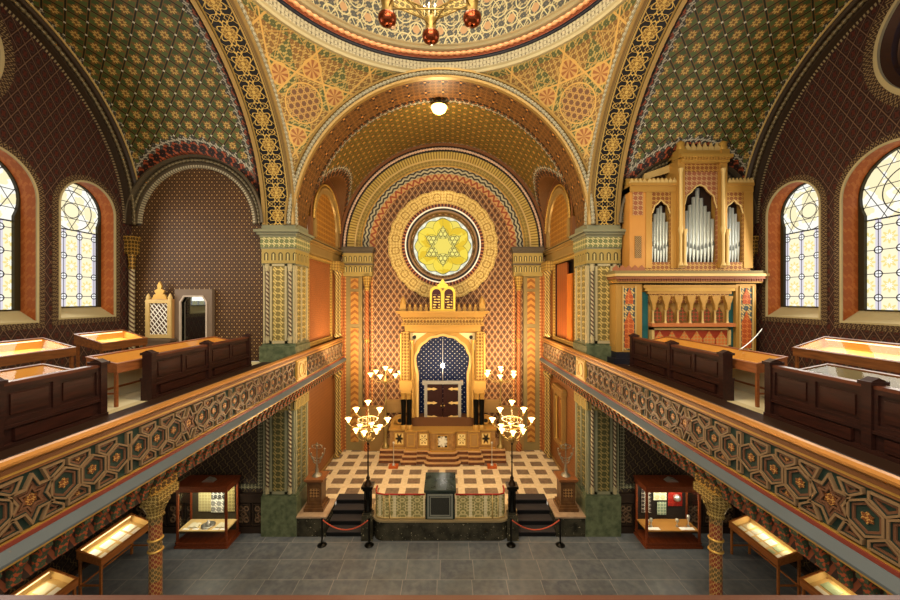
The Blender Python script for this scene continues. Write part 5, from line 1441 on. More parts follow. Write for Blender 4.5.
# low wall rails between ark and pilasters
for q in (-1, 1):
    mb = MB(); mb.box(*sorted((q * 2.75, q * 3.9)), YA - .3, YA, ZT, 2.7); mb.box(*sorted((q * 2.75, q * 3.95)), YA - .35, YA, 2.7, 2.8); mb.box(*sorted((q * 1.7, q * 2.75)), YA - .2, YA, 2.5, 3.1)
    tag(mb.build('dado_wall', mat('ochre_dado', '#8a6a3c', .4)), 'low ochre dado wall between the ark and the %s pilaster' % ('left' if q < 0 else 'right'), 'dado')

# ================================================================== CANDELABRAS
SHADE = emis('glowing_tulip_shade', '#ffc873', 7.5)
def tulip(par, p, r=.1, h=.13):
    mb = MB(); mb.lathe([(.018, -h * .55), (.03, -h * .4), (r * .45, 0), (r * .8, h * .45), (r * 1.05, h * .6), (r * 1.0, h * .62), (r * .7, h * .4), (.02, -h * .1)], p, 12)
    sh = mb.build('tulip_shade', SHADE, par)
    mb = MB(); mb.ball((p[0], p[1], p[2] + h * .1), r * .35, 8); mb.build('bulb', emis('warm_bulb', '#ffe6b0', 45), sh)
    mb = MB(); mb.lathe([(.025, -h * .9), (.03, -h * .55), (.015, -h * .5)], p, 8); mb.build('shade_holder', BRASS, sh)
def big_candelabrum(x, label):
    y = 12.25; root = thing('candelabrum', label, 'candelabrum', (x, y, ZT), 'large candelabra on the stage front')
    mb = MB(); mb.box(x - .17, x + .17, y - .17, y + .17, ZT, ZT + .14); mb.box(x - .13, x + .13, y - .13, y + .13, ZT + .14, ZT + .2); mb.box(x - .19, x + .19, y - .19, y + .19, .0, ZT); mb.build('plinth', mat('dark_green_marble', ''), root)
    mb = MB(); mb.lathe([(.12, ZT + .2), (.13, ZT + .26), (.08, ZT + .32), (.085, 1.5), (.12, 1.62), (.09, 1.66)], (x, y, 0), 12)
    for a in (-1, 1):
        for b in (-1, 1): mb.cyl((x + a * .09, y + b * .09, ZT + .2), (x + a * .09, y + b * .09, 1.62), .025, n=8)
    mb.box(x - .15, x + .15, y - .15, y + .15, 1.62, 1.7); mb.box(x - .19, x + .19, y - .19, y + .19, 1.7, 1.78); mb.build('post', BLACKM, root)
    mb = MB(); mb.lathe([(.13, 1.78), (.11, 1.84), (.05, 1.95), (.07, 2.0), (.03, 2.08), (.024, 2.5), (.04, 2.53), (.024, 2.57), (.02, 3.1), (.05, 3.14), (.02, 3.18)], (x, y, 0), 12); mb.build('pole', mat('dark_bronze', '#3a2a1c', .3, .7), root)
    mb = MB(); mb.lathe([(.02, 3.18), (.1, 3.24), (.14, 3.32), (.06, 3.4), (.03, 3.46), (.02, 4.3), (.045, 4.34), (.015, 4.4)], (x, y, 0), 12)
    cz = 3.6
    mb.lathe([(.33, cz + .02), (.35, cz + .02), (.35, cz + .05), (.33, cz + .05), (.33, cz + .02)], (x, y, 0), 32)
    for k in range(16):
        a = k * pi / 8; mb.cyl((x + .34 * cos(a), y + .34 * sin(a), cz + .05), (x + .34 * cos(a), y + .34 * sin(a), cz + .35), .008, n=4)
    mb.lathe([(.33, cz + .35), (.35, cz + .35), (.35, cz + .37), (.33, cz + .37), (.33, cz + .35)], (x, y, 0), 32)
    mb.build('crown', BRASS, root)
    P6 = [(x + .40 * cos(a), y + .40 * sin(a), 3.62) for a in [radians(q) for q in (-95, -35, 25, 85, 145, 205)]]
    for p in P6:
        mb = MB(); d = Vector((p[0] - x, p[1] - y, 0)); pts = [Vector((x, y, 3.36)) + d * t + Vector((0, 0, -.12 * sin(pi * t) + .15 * t * t)) for t in [k / 7 for k in range(8)]]
        mb.tube(pts, .013, 5); ar = mb.build('arm', BRASS, root); tulip(ar, (p[0], p[1], p[2] + .0), .095)
    for dx, z in ((0, 4.5), (-.4, 4.26), (.4, 4.26), (-.66, 3.92), (.66, 3.92)):
        mb = MB()
        if dx == 0: mb.cyl((x, y, 4.3), (x, y, 4.44), .012, n=5)
        else:
            r = abs(dx); z0 = 3.98 if r < .5 else 3.62
            pts = [Vector((x + dx * sin(pi / 2 * t), y, z0 + (z - .07 - z0) * (1 - cos(pi / 2 * t)))) for t in [k / 9 for k in range(10)]]
            mb.tube(pts, .014, 5)
        ar = mb.build('arm', BRASS, root); tulip(ar, (x + dx, y, z), .105)
    light('candelabrum_light', 'POINT', (x, y + .3, 3.95), 230, WARM, .38)
    return root
big_candelabrum(-2.45, 'tall eleven-light candelabrum at the left end of the stage front railing')
big_candelabrum(2.38, 'tall eleven-light candelabrum at the right end of the stage front railing')
def small_candelabrum(x, label):
    y = 16.75; root = thing('candelabrum', label, 'candelabrum', (x, y, ZT + .5), 'candelabra beside the ark')
    mb = MB(); mb.lathe([(.19, ZT + .5), (.19, ZT + .56), (.1, ZT + .65), (.08, 1.9), (.15, 2.1), (.06, 2.28), (.1, 2.4), (.05, 2.5), (.035, 3.2), (.06, 3.25), (.03, 3.3), (.03, 4.1), (.1, 4.2), (.12, 4.28), (.04, 4.36), (.03, 4.5)], (x, y, 0), 12); mb.build('pole', BRASS, root)
    for k in range(6):
        a = radians(-100 + 60 * k); p = (x + .68 * cos(a), y + .68 * sin(a), 4.55)
        mb = MB(); pts = [Vector((x, y, 4.25)) + Vector((p[0] - x, p[1] - y, 0)) * t + Vector((0, 0, .22 * t * t - .08 * sin(pi * t))) for t in [q / 7 for q in range(8)]]
        mb.tube(pts, .016, 5); ar = mb.build('arm', BRASS, root); tulip(ar, p, .12, .14)
    ar = MB(); ar.cyl((x, y, 4.4), (x, y, 4.72), .014, n=5); ar = ar.build('arm', BRASS, root); tulip(ar, (x, y, 4.8), .12, .14)
    light('candelabrum_light', 'POINT', (x, y - .3, 4.75), 105, WARM, .5)
small_candelabrum(-2.62, 'seven-light candelabrum standing left of the ark')
small_candelabrum(2.66, 'seven-light candelabrum standing right of the ark')

# ================================================================== LECTERN, RAILING, STANCHIONS
lec = thing('lectern', 'dark green marble lectern with framed front panel, centre of the stage railing', 'lectern', (-.05, 12.6, ZT))
GM = mat('green_black_marble', lambda nt, u, v: mixc(nt, noise(nt, 4, 8) * 2 - .6, '#161d18', '#364038'), .2)
mb = MB(); mb.box(-.52, .46, 12.1, 13.0, ZT, 1.6); mb.build('body', GM, lec)
mb = MB(); mb.prism([(12.05, 1.6), (13.1, 1.72), (13.1, 1.78), (12.05, 1.68)], lambda a, b, h: (h, a, b), -.56, .5); mb.build('top', GM, lec)
mb = MB(); mb.frame(-.45, .39, .74, 1.54, .05, 12.06, 12.11); mb.frame(-.37, .31, .82, 1.46, .03, 12.07, 12.11); mb.build('front_frame', mat('grey_stone_frame', '#7c7c70', .4), lec)
mb = MB(); mb.box(-.34, .28, 12.085, 12.11, .85, 1.43); mb.build('front_panel', mat('grille_panel', lambda nt, u, v: mixc(nt, ((u / .03).fr() > .7).max((v / .03).fr() > .7), '#3c3c36', '#16160f'), .5), lec)
def f_grille(nt, u, v):
    a = (u / .5).c(); b = ((v - .69) / .42 ).c()
    fl = rosette(a, b, 4, .30, .14); r = (a * a + b * b).sq()
    k = kagome(u, v, .17, .06)
    c = mixc(nt, k, '#7c7848', '#e4cf98')
    c = mixc(nt, fl, c, '#8c8450'); c = mixc(nt, (r - .14).abs() < .05, c, '#d8c48a')
    c = mixc(nt, (u / .5 + .5).c().abs() < .10, c, '#ecdcb0')
    return mixc(nt, ((v - .69) / .05).fr() > .8, c, '#b8a468')
for s in (-1, 1):
    root = thing('stage_railing', 'gilded openwork railing with red top, %s of the marble lectern' % ('left' if s < 0 else 'right'), 'railing', (s * 1.4, 12.3, ZT), 'stage front railings')
    if s < 0: xs = [(-.54, 12.14), (-1.9, 12.14), (-2.15, 12.22), (-2.22, 12.45), (-2.22, 12.7)]
    else: xs = [(.48, 12.14), (1.9, 12.14), (2.1, 12.22), (2.15, 12.45), (2.15, 12.7)]
    mb = MB(); acc = 0
    for i in range(len(xs) - 1):
        a, b = Vector(xs[i]), Vector(xs[i + 1]); l = (b - a).length; nn = Vector((b - a).yx).normalized() * .012; nn = Vector((-(b - a).y, (b - a).x)).normalized() * .012
        for q in (-1, 1): mb.face([(*(a + nn * q), ZT + .06), (*(b + nn * q), ZT + .06), (*(b + nn * q), 1.47), (*(a + nn * q), 1.47)], [(acc, ZT + .06), (acc + l, ZT + .06), (acc + l, 1.47), (acc, 1.47)])
        acc += l
    mb.build('openwork_panel', mat('gilded_openwork', f_grille, .4, .25), root)
    mb = MB(); mb.tube([(x, y, 1.5) for x, y in xs], .028, 8); mb.build('red_top_rail', mat('red_velvet_rail', '#8c2418', .6, dirt=0), root)
    mb = MB(); mb.tube([(x, y, ZT + .04) for x, y in xs], .03, 6); mb.build('bottom_rail', GOLDL, root)
    mb = MB()
    for x, y in [(xs[1][0], xs[1][1]), ((xs[1][0]) * .9, 12.12), xs[3]]: mb.cyl((x, y, ZT), (x, y, 1.5), .02, n=8)
    mb.build('baluster', GOLDL, root)
def stanchion(x, label):
    y = 11.86; root = thing('stanchion', label, 'stanchion', (x, y, 0), 'rope stanchions')
    mb = MB(); mb.lathe([(.0, 0), (.15, 0), (.15, .015), (.05, .03), (.02, .05)], (x, y, 0), 20); mb.build('base', BLACKM, root)
    mb = MB(); mb.lathe([(.028, .03), (.028, .82), (.04, .83), (.04, .87), (.0, .88)], (x, y, 0), 12); mb.build('pole', BLACKM, root)
for x, lb in ((-3.86, 'black rope stanchion before the left stairs, the outer one'), (-2.33, 'black rope stanchion before the left stairs, the inner one'), (2.28, 'black rope stanchion before the right stairs, the inner one'), (3.88, 'black rope stanchion before the right stairs, the outer one')): stanchion(x, lb)
for a, b, nm in ((-3.86, -2.33, 'left'), (2.28, 3.88, 'right')):
    mb = MB(); mb.tube([(a + (b - a) * k / 16, 11.86, .84 - .34 * (1 - (2 * k / 16 - 1) ** 2)) for k in range(17)], .02, 8); tag(mb.build('rope', ROPE), 'red rope sagging between the stanchions of the %s stairs' % nm, 'rope', 'stair ropes')
# small stands on orange blocks
for x, nm in ((-2.12, 'left'), (2.15, 'right')):
    root = thing('floor_stand', 'thin pale stand on an orange block, %s of the ark steps' % nm, 'stand', (x, 15.85, ZT), 'stands on orange blocks')
    mb = MB(); mb.box(x - .2, x + .2, 15.7, 16.0, ZT, ZT + .1); mb.build('block', mat('orange_block', '#a8501f', .5, dirt=.05), root)
    mb = MB(); mb.lathe([(.08, ZT + .1), (.07, ZT + .13), (.02, ZT + .2), (.02, ZT + 1.0), (.04, ZT + 1.02), (.05, ZT + 1.1), (0, ZT + 1.12)], (x, 15.85, 0), 10); mb.build('pole', SILVER, root)

DKS = mat('tarnished_silver', '#857a66', .4, .6, dirt=.1)
# pedestals with branched ornaments
for s, nm in ((-1, 'left'), (1, 'right')):
    cx, cy = s * 4.38, 12.85
    root = thing('pedestal', 'square brown marble pedestal on the %s block of the stage' % nm, 'pedestal', (cx, cy, ZT), 'marble pedestals')
    pm = mat('brown_pedestal_marble', lambda nt, u, v: mixc(nt, noise(nt, 5, 7) * 2 - .5, '#432a18', '#6c4a2a'), .3)
    mb = MB(); mb.box(cx - .34, cx + .34, cy - .34, cy + .34, ZT, ZT + .12); mb.box(cx - .3, cx + .3, cy - .3, cy + .3, ZT + .12, ZT + .2); mb.build('base', pm, root)
    mb = MB(); mb.box(cx - .24, cx + .24, cy - .24, cy + .24, ZT + .2, ZT + .98)
    mb.frame(cx - .25, cx + .25, ZT + .22, ZT + .96, .05, cy - .26, cy - .24); mb.build('shaft', pm, root)
    mb = MB(); mb.box(cx - .16, cx + .16, cy - .252, cy - .24, ZT + .45, ZT + .75); mb.build('carved_panel', m_arab('carved_brown', .1, '#4a2f1a', '#a87c48'), root)
    mb = MB(); mb.box(cx - .28, cx + .28, cy - .28, cy + .28, ZT + .98, ZT + 1.03); mb.box(cx - .33, cx + .33, cy - .33, cy + .33, ZT + 1.03, ZT + 1.1); mb.build('cap', mat('copper_cap', '#80502e', .3, .2), root)
    z0 = ZT + 1.1
    root = thing('branched_candlestick', 'silvery branched candlestick ornament on the %s pedestal' % nm, 'candlestick', (cx, cy, z0), 'branched ornaments on the pedestals')
    mb = MB(); mb.lathe([(.17, z0), (.15, z0 + .04), (.05, z0 + .12), (.07, z0 + .2), (.03, z0 + .28), (.05, z0 + .34), (.02, z0 + .4), (.018, z0 + 1.0), (.05, z0 + 1.05), (0, z0 + 1.12)], (cx, cy, 0), 12); mb.build('stem', DKS, root)
    for k in range(4):
        for q in (-1, 1):
            r = .13 + .07 * k
            mb = MB(); pts = [Vector((cx + q * r * sin(pi * t * .55), cy, z0 + .42 + .09 * k + (r * 1.0) * (1 - cos(pi * t * .55)))) for t in [j / 8 for j in range(9)]] if k < 3 else [Vector((cx + q * .18 * sin(pi * t), cy, z0 + .95 + .14 * (1 - cos(pi * t)) / 2)) for t in [j / 8 for j in range(9)]]
            mb.tube(pts, .014, 5); e = pts[-1]; mb.ball((e.x, e.y, e.z + .03), .035, 6)
            for t in (3, 5): mb.ball(tuple(pts[t]), .028, 6)
            mb.build('branch', DKS, root)

# ================================================================== CHANDELIER & VAULT LAMP
cx, cy, z0, R = -.17, CY, 13.92, 1.05
ch = thing('chandelier', 'large hexagonal brass chandelier with copper bowls hanging from the dome', 'chandelier', (cx, cy, z0))
V6 = [(cx + R * cos(a), cy + R * sin(a)) for a in [pi / 2 + k * pi / 3 for k in range(6)]]
for k, (x, y) in enumerate(V6):
    mb = MB(); mb.lathe([(.03, -.06), (.1, -.05), (.17, .0), (.2, .08), (.2, .14), (.16, .16), (.0, .16)], (x, y, z0), 16); bw_ = mb.build('copper_bowl', COPPER, ch)
    mb = MB(); mb.lathe([(.13, .16), (.12, .2), (.12, .42), (.14, .44), (.14, .48), (0, .48)], (x, y, z0), 14); mb.build('lantern_body', BRASS, bw_)
    for q in range(7):
        a = q * 2 * pi / 7
        mb = MB(); mb.cyl((x + .16 * cos(a), y + .16 * sin(a), z0 + .5), (x + .16 * cos(a), y + .16 * sin(a), z0 + .66), .014, n=6); mb.cyl((x + .1 * cos(a), y + .1 * sin(a), z0 + .44), (x + .16 * cos(a), y + .16 * sin(a), z0 + .5), .01, n=5); c_ = mb.build('candle_holder', mat('ivory_candle', '#e8dcc0', .5), bw_)
        mb = MB(); mb.lathe([(.008, 0), (.02, .03), (.012, .07), (.0, .09)], (x + .16 * cos(a), y + .16 * sin(a), z0 + .66), 6); mb.build('flame_bulb', emis('flame_bulb', '#ffe9c0', 10 if k == 0 else 5), c_)
for k in range(6):
    a, b = V6[k], V6[(k + 1) % 6]; c = V6[(k + 2) % 6]
    mb = MB(); mb.cyl((*a, z0 + .42), (*b, z0 + .42), .02, n=6); mb.cyl((*a, z0 + .68), (*b, z0 + .68), .02, n=6); mb.build('hexagon_bar', BRASS, ch)
    mb = MB(); a_, b_ = Vector((*a, z0 + .43)), Vector((*b, z0 + .43)); mb.face([a_, b_, b_ + Vector((0, 0, .24)), a_ + Vector((0, 0, .24))]); n_ = Vector((b_.y - a_.y, a_.x - b_.x, 0)).normalized() * .012
    mb.face([a_ + n_, b_ + n_, b_ + n_ + Vector((0, 0, .24)), a_ + n_ + Vector((0, 0, .24))]); mb.build('pierced_band', m_arab('pierced_brass', .12, '#4c4020', '#9c8850', .4, .4), ch)
    mb = MB(); mb.cyl((*a, z0 + .3), (*c, z0 + .3), .016, n=6); mb.cyl((*a, z0 + .7), (cx + (a[0] - cx) * .15, cy + (a[1] - cy) * .15, z0 + 2.6), .012, n=5); mb.build('star_bar', BRASS, ch)
mb = MB(); mb.lathe([(.0, 2.3), (.12, 2.35), (.2, 2.5), (.15, 2.65), (.05, 2.75), (.02, 2.8), (.02, 7.6)], (cx, cy, z0), 12); mb.build('stem', BRASS, ch)
light('chandelier_light', 'POINT', (cx, cy, z0 + 1.2), 60, (1, .84, .6), .6)
vl = thing('vault_lamp', 'glowing glass bowl lamp at the top of the chancel vault', 'lamp', (-.1, 13.85, 15.2))
mb = MB(); mb.lathe([(.0, 15.02), (.12, 15.04), (.24, 15.12), (.31, 15.26), (.30, 15.3)], (-.1, 13.85, 0), 18); mb.build('glass_bowl', emis('glowing_bowl', '#ffcf70', 5), vl)
mb = MB(); mb.lathe([(.0, 15.4), (.2, 15.36), (.31, 15.3), (.3, 15.28)], (-.1, 13.85, 0), 18); mb.cyl((-.1, 13.85, 15.3), (-.1, 13.85, 15.48), .03, n=8); mb.build('rim', BRASS, vl)

# ================================================================== NICHE PANEL AND MIRROR FRAME ON THE LEFT GALLERY
root = thing('carved_stele', 'gilded upright panel with white lattice and stepped finial by the left rear wall', 'panel', (-9.39, 12.3, GZ))
mb = MB(); mb.box(-9.89, -8.94, 12.0, 12.4, GZ, 6.6); mb.box(-9.94, -8.89, 11.98, 12.4, 6.6, 6.68); mb.build('base', mat('grey_base_wood', '#5a4a3c', .4), root)
mb = MB(); mb.box(-9.84, -8.99, 12.2, 12.4, 6.68, 8.0)
mb.build('body', mat('tan_panel', '#a87a48', .5), root)
mb = MB(); mb.frame(-9.84, -8.99, 6.7, 7.98, .12, 12.14, 12.2); 
for q in (-9.78, -9.05): mb.lathe([(.06, 7.98), (.07, 8.05), (.03, 8.15), (0, 8.2)], (q, 12.2, 0), 8)
mb.build('gilded_frame', GOLDL, root)
mb = MB(); mb.face([(-9.72, 12.19, 6.82), (-9.11, 12.19, 6.82), (-9.11, 12.19, 7.86), (-9.72, 12.19, 7.86)]); mb.build('lattice', mat('white_lattice', lambda nt, u, v: mixc(nt, (((u * 1.0 + v * .8) / .13).c().abs() < .16).max(((u - v * .8) / .19).c().abs() < .08), '#4a3424', '#f0ece0'), .5), root)
mb = MB(); mb.prism([(-9.66, 8.0), (-9.17, 8.0), (-9.22, 8.14), (-9.30, 8.16), (-9.24, 8.28), (-9.36, 8.34), (-9.34, 8.44), (-9.42, 8.6), (-9.49, 8.44), (-9.47, 8.34), (-9.59, 8.28), (-9.53, 8.16), (-9.61, 8.14)], lambda a, b, h: (a, 12.2 + h, b), 0, .06); mb.build('finial', GOLDP, root)
mf = thing('wall_mirror', 'arched mirror in a rectangular stone frame on the left gallery rear wall', 'mirror', (-8.35, 12.4, GZ))
mb = MB(); lo_ = [(-8.98, GZ), (-7.72, GZ), (-7.72, 8.33), (-8.98, 8.33)]; hi_ = [(-8.82, GZ + .1), (-7.88, GZ + .1), (-7.88, 7.9), (-8.02, 8.12), (-8.68, 8.12), (-8.82, 7.9)]
mb.poly([lo_, hi_], lambda a, b: (a, 12.3, b)); 
for lp in (lo_, hi_):
    for i in range(len(lp)): a, b = lp[i], lp[(i + 1) % len(lp)]; mb.face([(a[0], 12.3, a[1]), (b[0], 12.3, b[1]), (b[0], 12.44, b[1]), (a[0], 12.44, a[1])])
mb.build('stone_frame', mat('purple_grey_stone', '#6e5c4c', .4), mf)
mb = MB(); hh = [(a * 1.0, b) for a, b in hi_]; hq = inset(hi_, .05); mb.ring(hh, hq, lambda a, b, h: (a, 12.34 - h, b), 0, .06); mb.build('inner_rim', mat('light_rim', '#b0a090', .4), mf)
mb = MB(); mb.poly([hi_], lambda a, b: (a, 12.4, b)); mm = mb.build('mirror_glass', mat('mirror_glass', '#8a8f8a', .04, 1.0, dirt=0), mf)

# ================================================================== ORGAN
OY = 11.85
org = thing('pipe_organ', 'carved golden pipe organ with silver pipes on the right gallery', 'organ', (7.9, 12.1, GZ))
k_ = OY / 365
def ox(px): return (px - 447) * k_ + .2
def oz(py): return 8 + (299 - py) * k_
TEAL = mat('teal_paint', '#1c5a5c', .5); ORA = mat('orange_arch_panel', lambda nt, u, v: mixc(nt, arab(nt, u, v, .16), '#a04820', '#c07038'), .5, dirt=.08)
OG = mat('organ_gold', '#a87e3c', .4, .2, dirt=.1); OGR = m_arab('organ_gold_relief', .14, '#7c4a26', '#b48c48', .42, .2); ORR = m_arab('organ_pink_relief', .16, '#8c5238', '#b09064', .45, .1)
def OB(mb, a, b, c, d, y0=OY, y1=12.4): return mb.box(ox(a), ox(b), y0, y1, oz(d), oz(c))   # px0,px1,py_top,py_bottom
mb = MB(); OB(mb, 616, 756, 352, 372, OY - .02); mb.box(5.55, 10.3, 11.7, 12.4, GZ, GZ + .2); mb.build('plinth', mat('dark_plinth', '#1c1a22', .4), org)
mb = MB(); OB(mb, 617, 755, 286, 352, OY + .2); mb.build('base_case', OG, org)
for a, b in ((616, 642), (736, 756)):
    mb = MB(); OB(mb, a, b, 284, 352, OY); mb.build('side_pilaster', OG, org)
    c0, c1 = (ox(a) + ox(b)) / 2 - .19, (ox(a) + ox(b)) / 2 + .19
    mb = MB(); mb.face([(c0, OY - .01, oz(350)), (c1, OY - .01, oz(350)), (c1, OY - .01, oz(288)), (c0, OY - .01, oz(288))]); mb.build('blue_relief', m_arab('blue_gold_relief', .2, '#3c4c50', '#c8a868'), org)
    cc = (c0 + c1) / 2
    mb = MB(); mb.prism([(cc - .15, oz(348)), (cc + .15, oz(348)), (cc + .15, oz(322)), (cc + .08, oz(318)), (cc, oz(311)), (cc - .08, oz(318)), (cc - .15, oz(322))], lambda p, q, h: (p, OY - h, q), .01, .03)
    mb.prism([(cc - .12, oz(304)), (cc + .12, oz(304)), (cc + .12, oz(297)), (cc, oz(288)), (cc - .12, oz(297))], lambda p, q, h: (p, OY - h, q), .01, .03); mb.build('orange_arch', ORA, org)
    mb = MB(); mb.box(c0 - .03, c0, OY - .04, OY, oz(351), oz(286)); mb.box(c1, c1 + .03, OY - .04, OY, oz(351), oz(286)); mb.build('pilaster_frame', GOLDL, org)
mb = MB(); OB(mb, 642, 650, 292, 352, OY + .12); OB(mb, 731, 737, 292, 352, OY + .12); mb.build('teal_side', TEAL, org)
# bracketed hood
for i, (a, b, c, d, e) in enumerate(((643, 737, 285, 288, .0), (645, 735, 288, 291, .03), (648, 732, 291, 294, .06))):
    mb = MB(); OB(mb, a, b, c, d, OY - .05 + e); mb.build('hood_moulding', GOLDP if i % 2 else OG, org)
mb = MB(); OB(mb, 650, 730, 294, 303, OY + .05); mb.build('hood', OGR, org)
for i in range(7):
    x = ox(653 + i * 12.4)
    mb = MB(); mb.prism([(x - .14, oz(296)), (x + .14, oz(296)), (x + .11, oz(300)), (x + .06, oz(304)), (x + .04, oz(310)), (x - .04, oz(310)), (x - .06, oz(304)), (x - .11, oz(300))], lambda p, q, h: (p, OY + .05 - h, q), 0, .12); mb.build('corbel', OG, org)
    mb = MB(); mb.lathe([(.05, oz(323)), (.03, oz(321)), (.03, oz(312)), (.05, oz(310))], (x, OY, 0), 8); mb.build('colonnette', GOLDL, org)
for i in range(6):
    x0_, x1_ = ox(655 + i * 12.4), ox(663.4 + i * 12.4); xm = (x0_ + x1_) / 2
    mb = MB(); mb.prism([(x0_, oz(322)), (x1_, oz(322)), (x1_, oz(313)), (xm + .07, oz(310)), (xm, oz(307)), (xm - .07, oz(310)), (x0_, oz(313))], lambda p, q, h: (p, OY + .12 - h, q), 0, .02); mb.build('arcade_field', m_arab('olive_red_relief', .12, '#5c4a20', '#a8442a'), org)
mb = MB(); OB(mb, 650, 733, 323, 326.5, OY - .12); mb.build('keydesk_shelf', mat('orange_shelf', '#b0683a', .4), org)
mb = MB(); OB(mb, 652, 731, 328, 330, OY + .0); OB(mb, 652, 731, 345, 347.5, OY + .0); OB(mb, 652, 654.5, 328, 347, OY); OB(mb, 728.5, 731, 328, 347, OY); OB(mb, 643, 738, 347.5, 352, OY + .05); mb.build('lower_frame', GOLDL, org)
mb = MB(); OB(mb, 654, 729, 329, 346, OY + .06); mb.build('lower_field', mat('red_field', '#8c3018', .5), org)
for i in range(6):
    xm = ox(660.5 + i * 12.4)
    mb = MB(); mb.prism([(xm - .17, oz(345)), (xm + .17, oz(345)), (xm + .18, oz(339)), (xm + .1, oz(336)), (xm, oz(331)), (xm - .1, oz(336)), (xm - .18, oz(339))], lambda p, q, h: (p, OY + .06 - h, q), 0, .02); mb.build('orange_palmette', mat('orange_palmette', lambda nt, u, v: mixc(nt, arab(nt, u, v, .11), '#b8602c', '#a08850'), .5, dirt=.05), org)
# main cornice between base and case
for i, (a, b, c, d, e, m_) in enumerate(((612, 763, 274, 276.5, -.25, GOLDL), (613, 762, 276.5, 279, -.2, mat('pink_moulding', '#8c5434', .45)), (615, 760, 279, 283, -.1, OG), (612, 762, 271, 274, -.18, mat('olive_gold_ground', '')))):
    mb = MB(); OB(mb, a, b, c, d, OY + e); mb.build('cornice', m_, org)
mb = MB()
for i in range(60): x = ox(616 + i * 2.4); mb.box(x, x + .04, OY - .16, OY - .08, oz(281.5), oz(279))
mb.build('dentils', mat('pink_moulding', ''), org)
mb = MB()
for i in range(5):
    x = ox(614 + i * 6.4); mb.prism([(x - .1, oz(271)), (x + .1, oz(271)), (x + .1, oz(268.5)), (x, oz(265.5)), (x - .1, oz(268.5))], lambda p, q, h: (p, OY - .1 - h, q), 0, .04)
mb.build('low_cresting', mat('pink_moulding', ''), org)
# upper case
mb = MB(); OB(mb, 632, 751, 183, 271, OY + .3); mb.build('upper_case_back', mat('case_dark', '#2a1a12', .6), org)
mb = MB(); OB(mb, 631, 751, 262, 271, OY + .03); mb.build('pipe_plinth', OGR, org)
for a, b in ((676, 683), (718, 725)):
    mb = MB(); OB(mb, a, b, 152, 268, OY - .1); mb.build('tower_post', OG, org)
    x = (ox(a) + ox(b)) / 2
    mb = MB(); mb.lathe([(.08, oz(266)), (.04, oz(262)), (.04, oz(236)), (.08, oz(230)), (.05, oz(226)), (.05, oz(175)), (.08, oz(170))], (x - .05, OY - .14, 0), 8); mb.lathe([(.08, oz(266)), (.04, oz(262)), (.04, oz(236)), (.08, oz(230))], (x + .09, OY - .14, 0), 8); mb.build('post_shaft', GOLDL, org)
    mb = MB(); mb.lathe([(.12, oz(152)), (.14, oz(149)), (.11, oz(147)), (.13, oz(144)), (.05, oz(142)), (0, oz(141))], (x, OY - .05, 0), 10); mb.box(x - .13, x + .13, OY - .18, OY + .2, oz(160), oz(151)); mb.build('post_finial', GOLDP, org)
for a, b in ((646, 652), (671, 676), (744, 753)):
    mb = MB(); OB(mb, a, b, 186, 268, OY); mb.build('side_post', OG, org)
mb = MB(); OB(mb, 630, 646, 186, 268, OY + .02); mb.build('return_side', mat('organ_tan', '#b8803c', .45), org)
mb = MB(); OB(mb, 633, 643, 192, 215, OY + .0); mb.build('return_relief', ORR, org)
mb = MB(); OB(mb, 635, 641.5, 236, 258, OY + .0); mb.build('return_grille', mat('lattice_grille', lambda nt, u, v: mixc(nt, ((u + v) / .06).c().abs().max(((u - v) / .06).c().abs()) > .36, '#3c2a1c', '#a8844c')), org)
mb = MB(); OB(mb, 630, 676, 183, 186, OY - .06); OB(mb, 725, 753, 183, 186, OY - .06); OB(mb, 630, 676, 186, 192, OY - .02); OB(mb, 725, 753, 186, 192, OY - .02); mb.build('side_cornice', OG, org)
# arch fields with pointed openings
def arched(par, px0, px1, pyt, pyb, pys, name, m_, lob):
    x0, x1, zt, zb, zs = ox(px0), ox(px1), oz(pyt), oz(pyb), oz(pys); c = (x0 + x1) / 2; r = (x1 - x0) / 2 - .02
    op = []
    nn = 24
    for k in range(nn + 1):
        t = pi - pi * k / nn; rr = r * (1 - .07 * abs(sin(t * lob))); hh = 1.25 + .25 * max(0, 1 - abs(t - pi / 2) * 2.2)
        op.append((c + rr * cos(t), zs + rr * sin(t) * hh))
    lp = [(x0, zb), (x0, zt), (x1, zt), (x1, zb), (c + r, zb)] + op[::-1] + [(c - r, zb)]
    mb = MB(); mb.prism(lp, lambda p, q, h: (p, OY + .1 - h, q), 0, .08); o = mb.build(name, m_, par)
    mb = MB()
    for i in range(len(op) - 1):
        a, b = op[i], op[i + 1]; mb.cyl((a[0], OY + .02, a[1]), (b[0], OY + .02, b[1]), .025, n=5, caps=False)
    mb.build('arch_rim', GOLDL, o)
arched(org, 683, 718, 172, 262, 208, 'centre_arch', ORR, 5)
arched(org, 652, 671, 192, 262, 213, 'side_arch', OGR, 4)
arched(org, 725, 744, 192, 262, 213, 'side_arch', OGR, 4)
mb = MB(); OB(mb, 679, 722, 164, 172, OY - .02); mb.build('tower_frieze', OGR, org)
mb = MB(); OB(mb, 676, 727, 157, 160, OY - .28); OB(mb, 678, 725, 160, 164, OY - .2); OB(mb, 679, 724, 152, 157, OY - .15); mb.box(ox(630), ox(680), OY + .25, 12.4, oz(183), oz(176)); mb.build('tower_cornice', GOLDP, org)
mb = MB()
for i in range(16): x = ox(679 + i * 2.9); mb.box(x, x + .05, OY - .26, OY - .1, oz(162), oz(160))
mb.build('tower_dentils', OG, org)
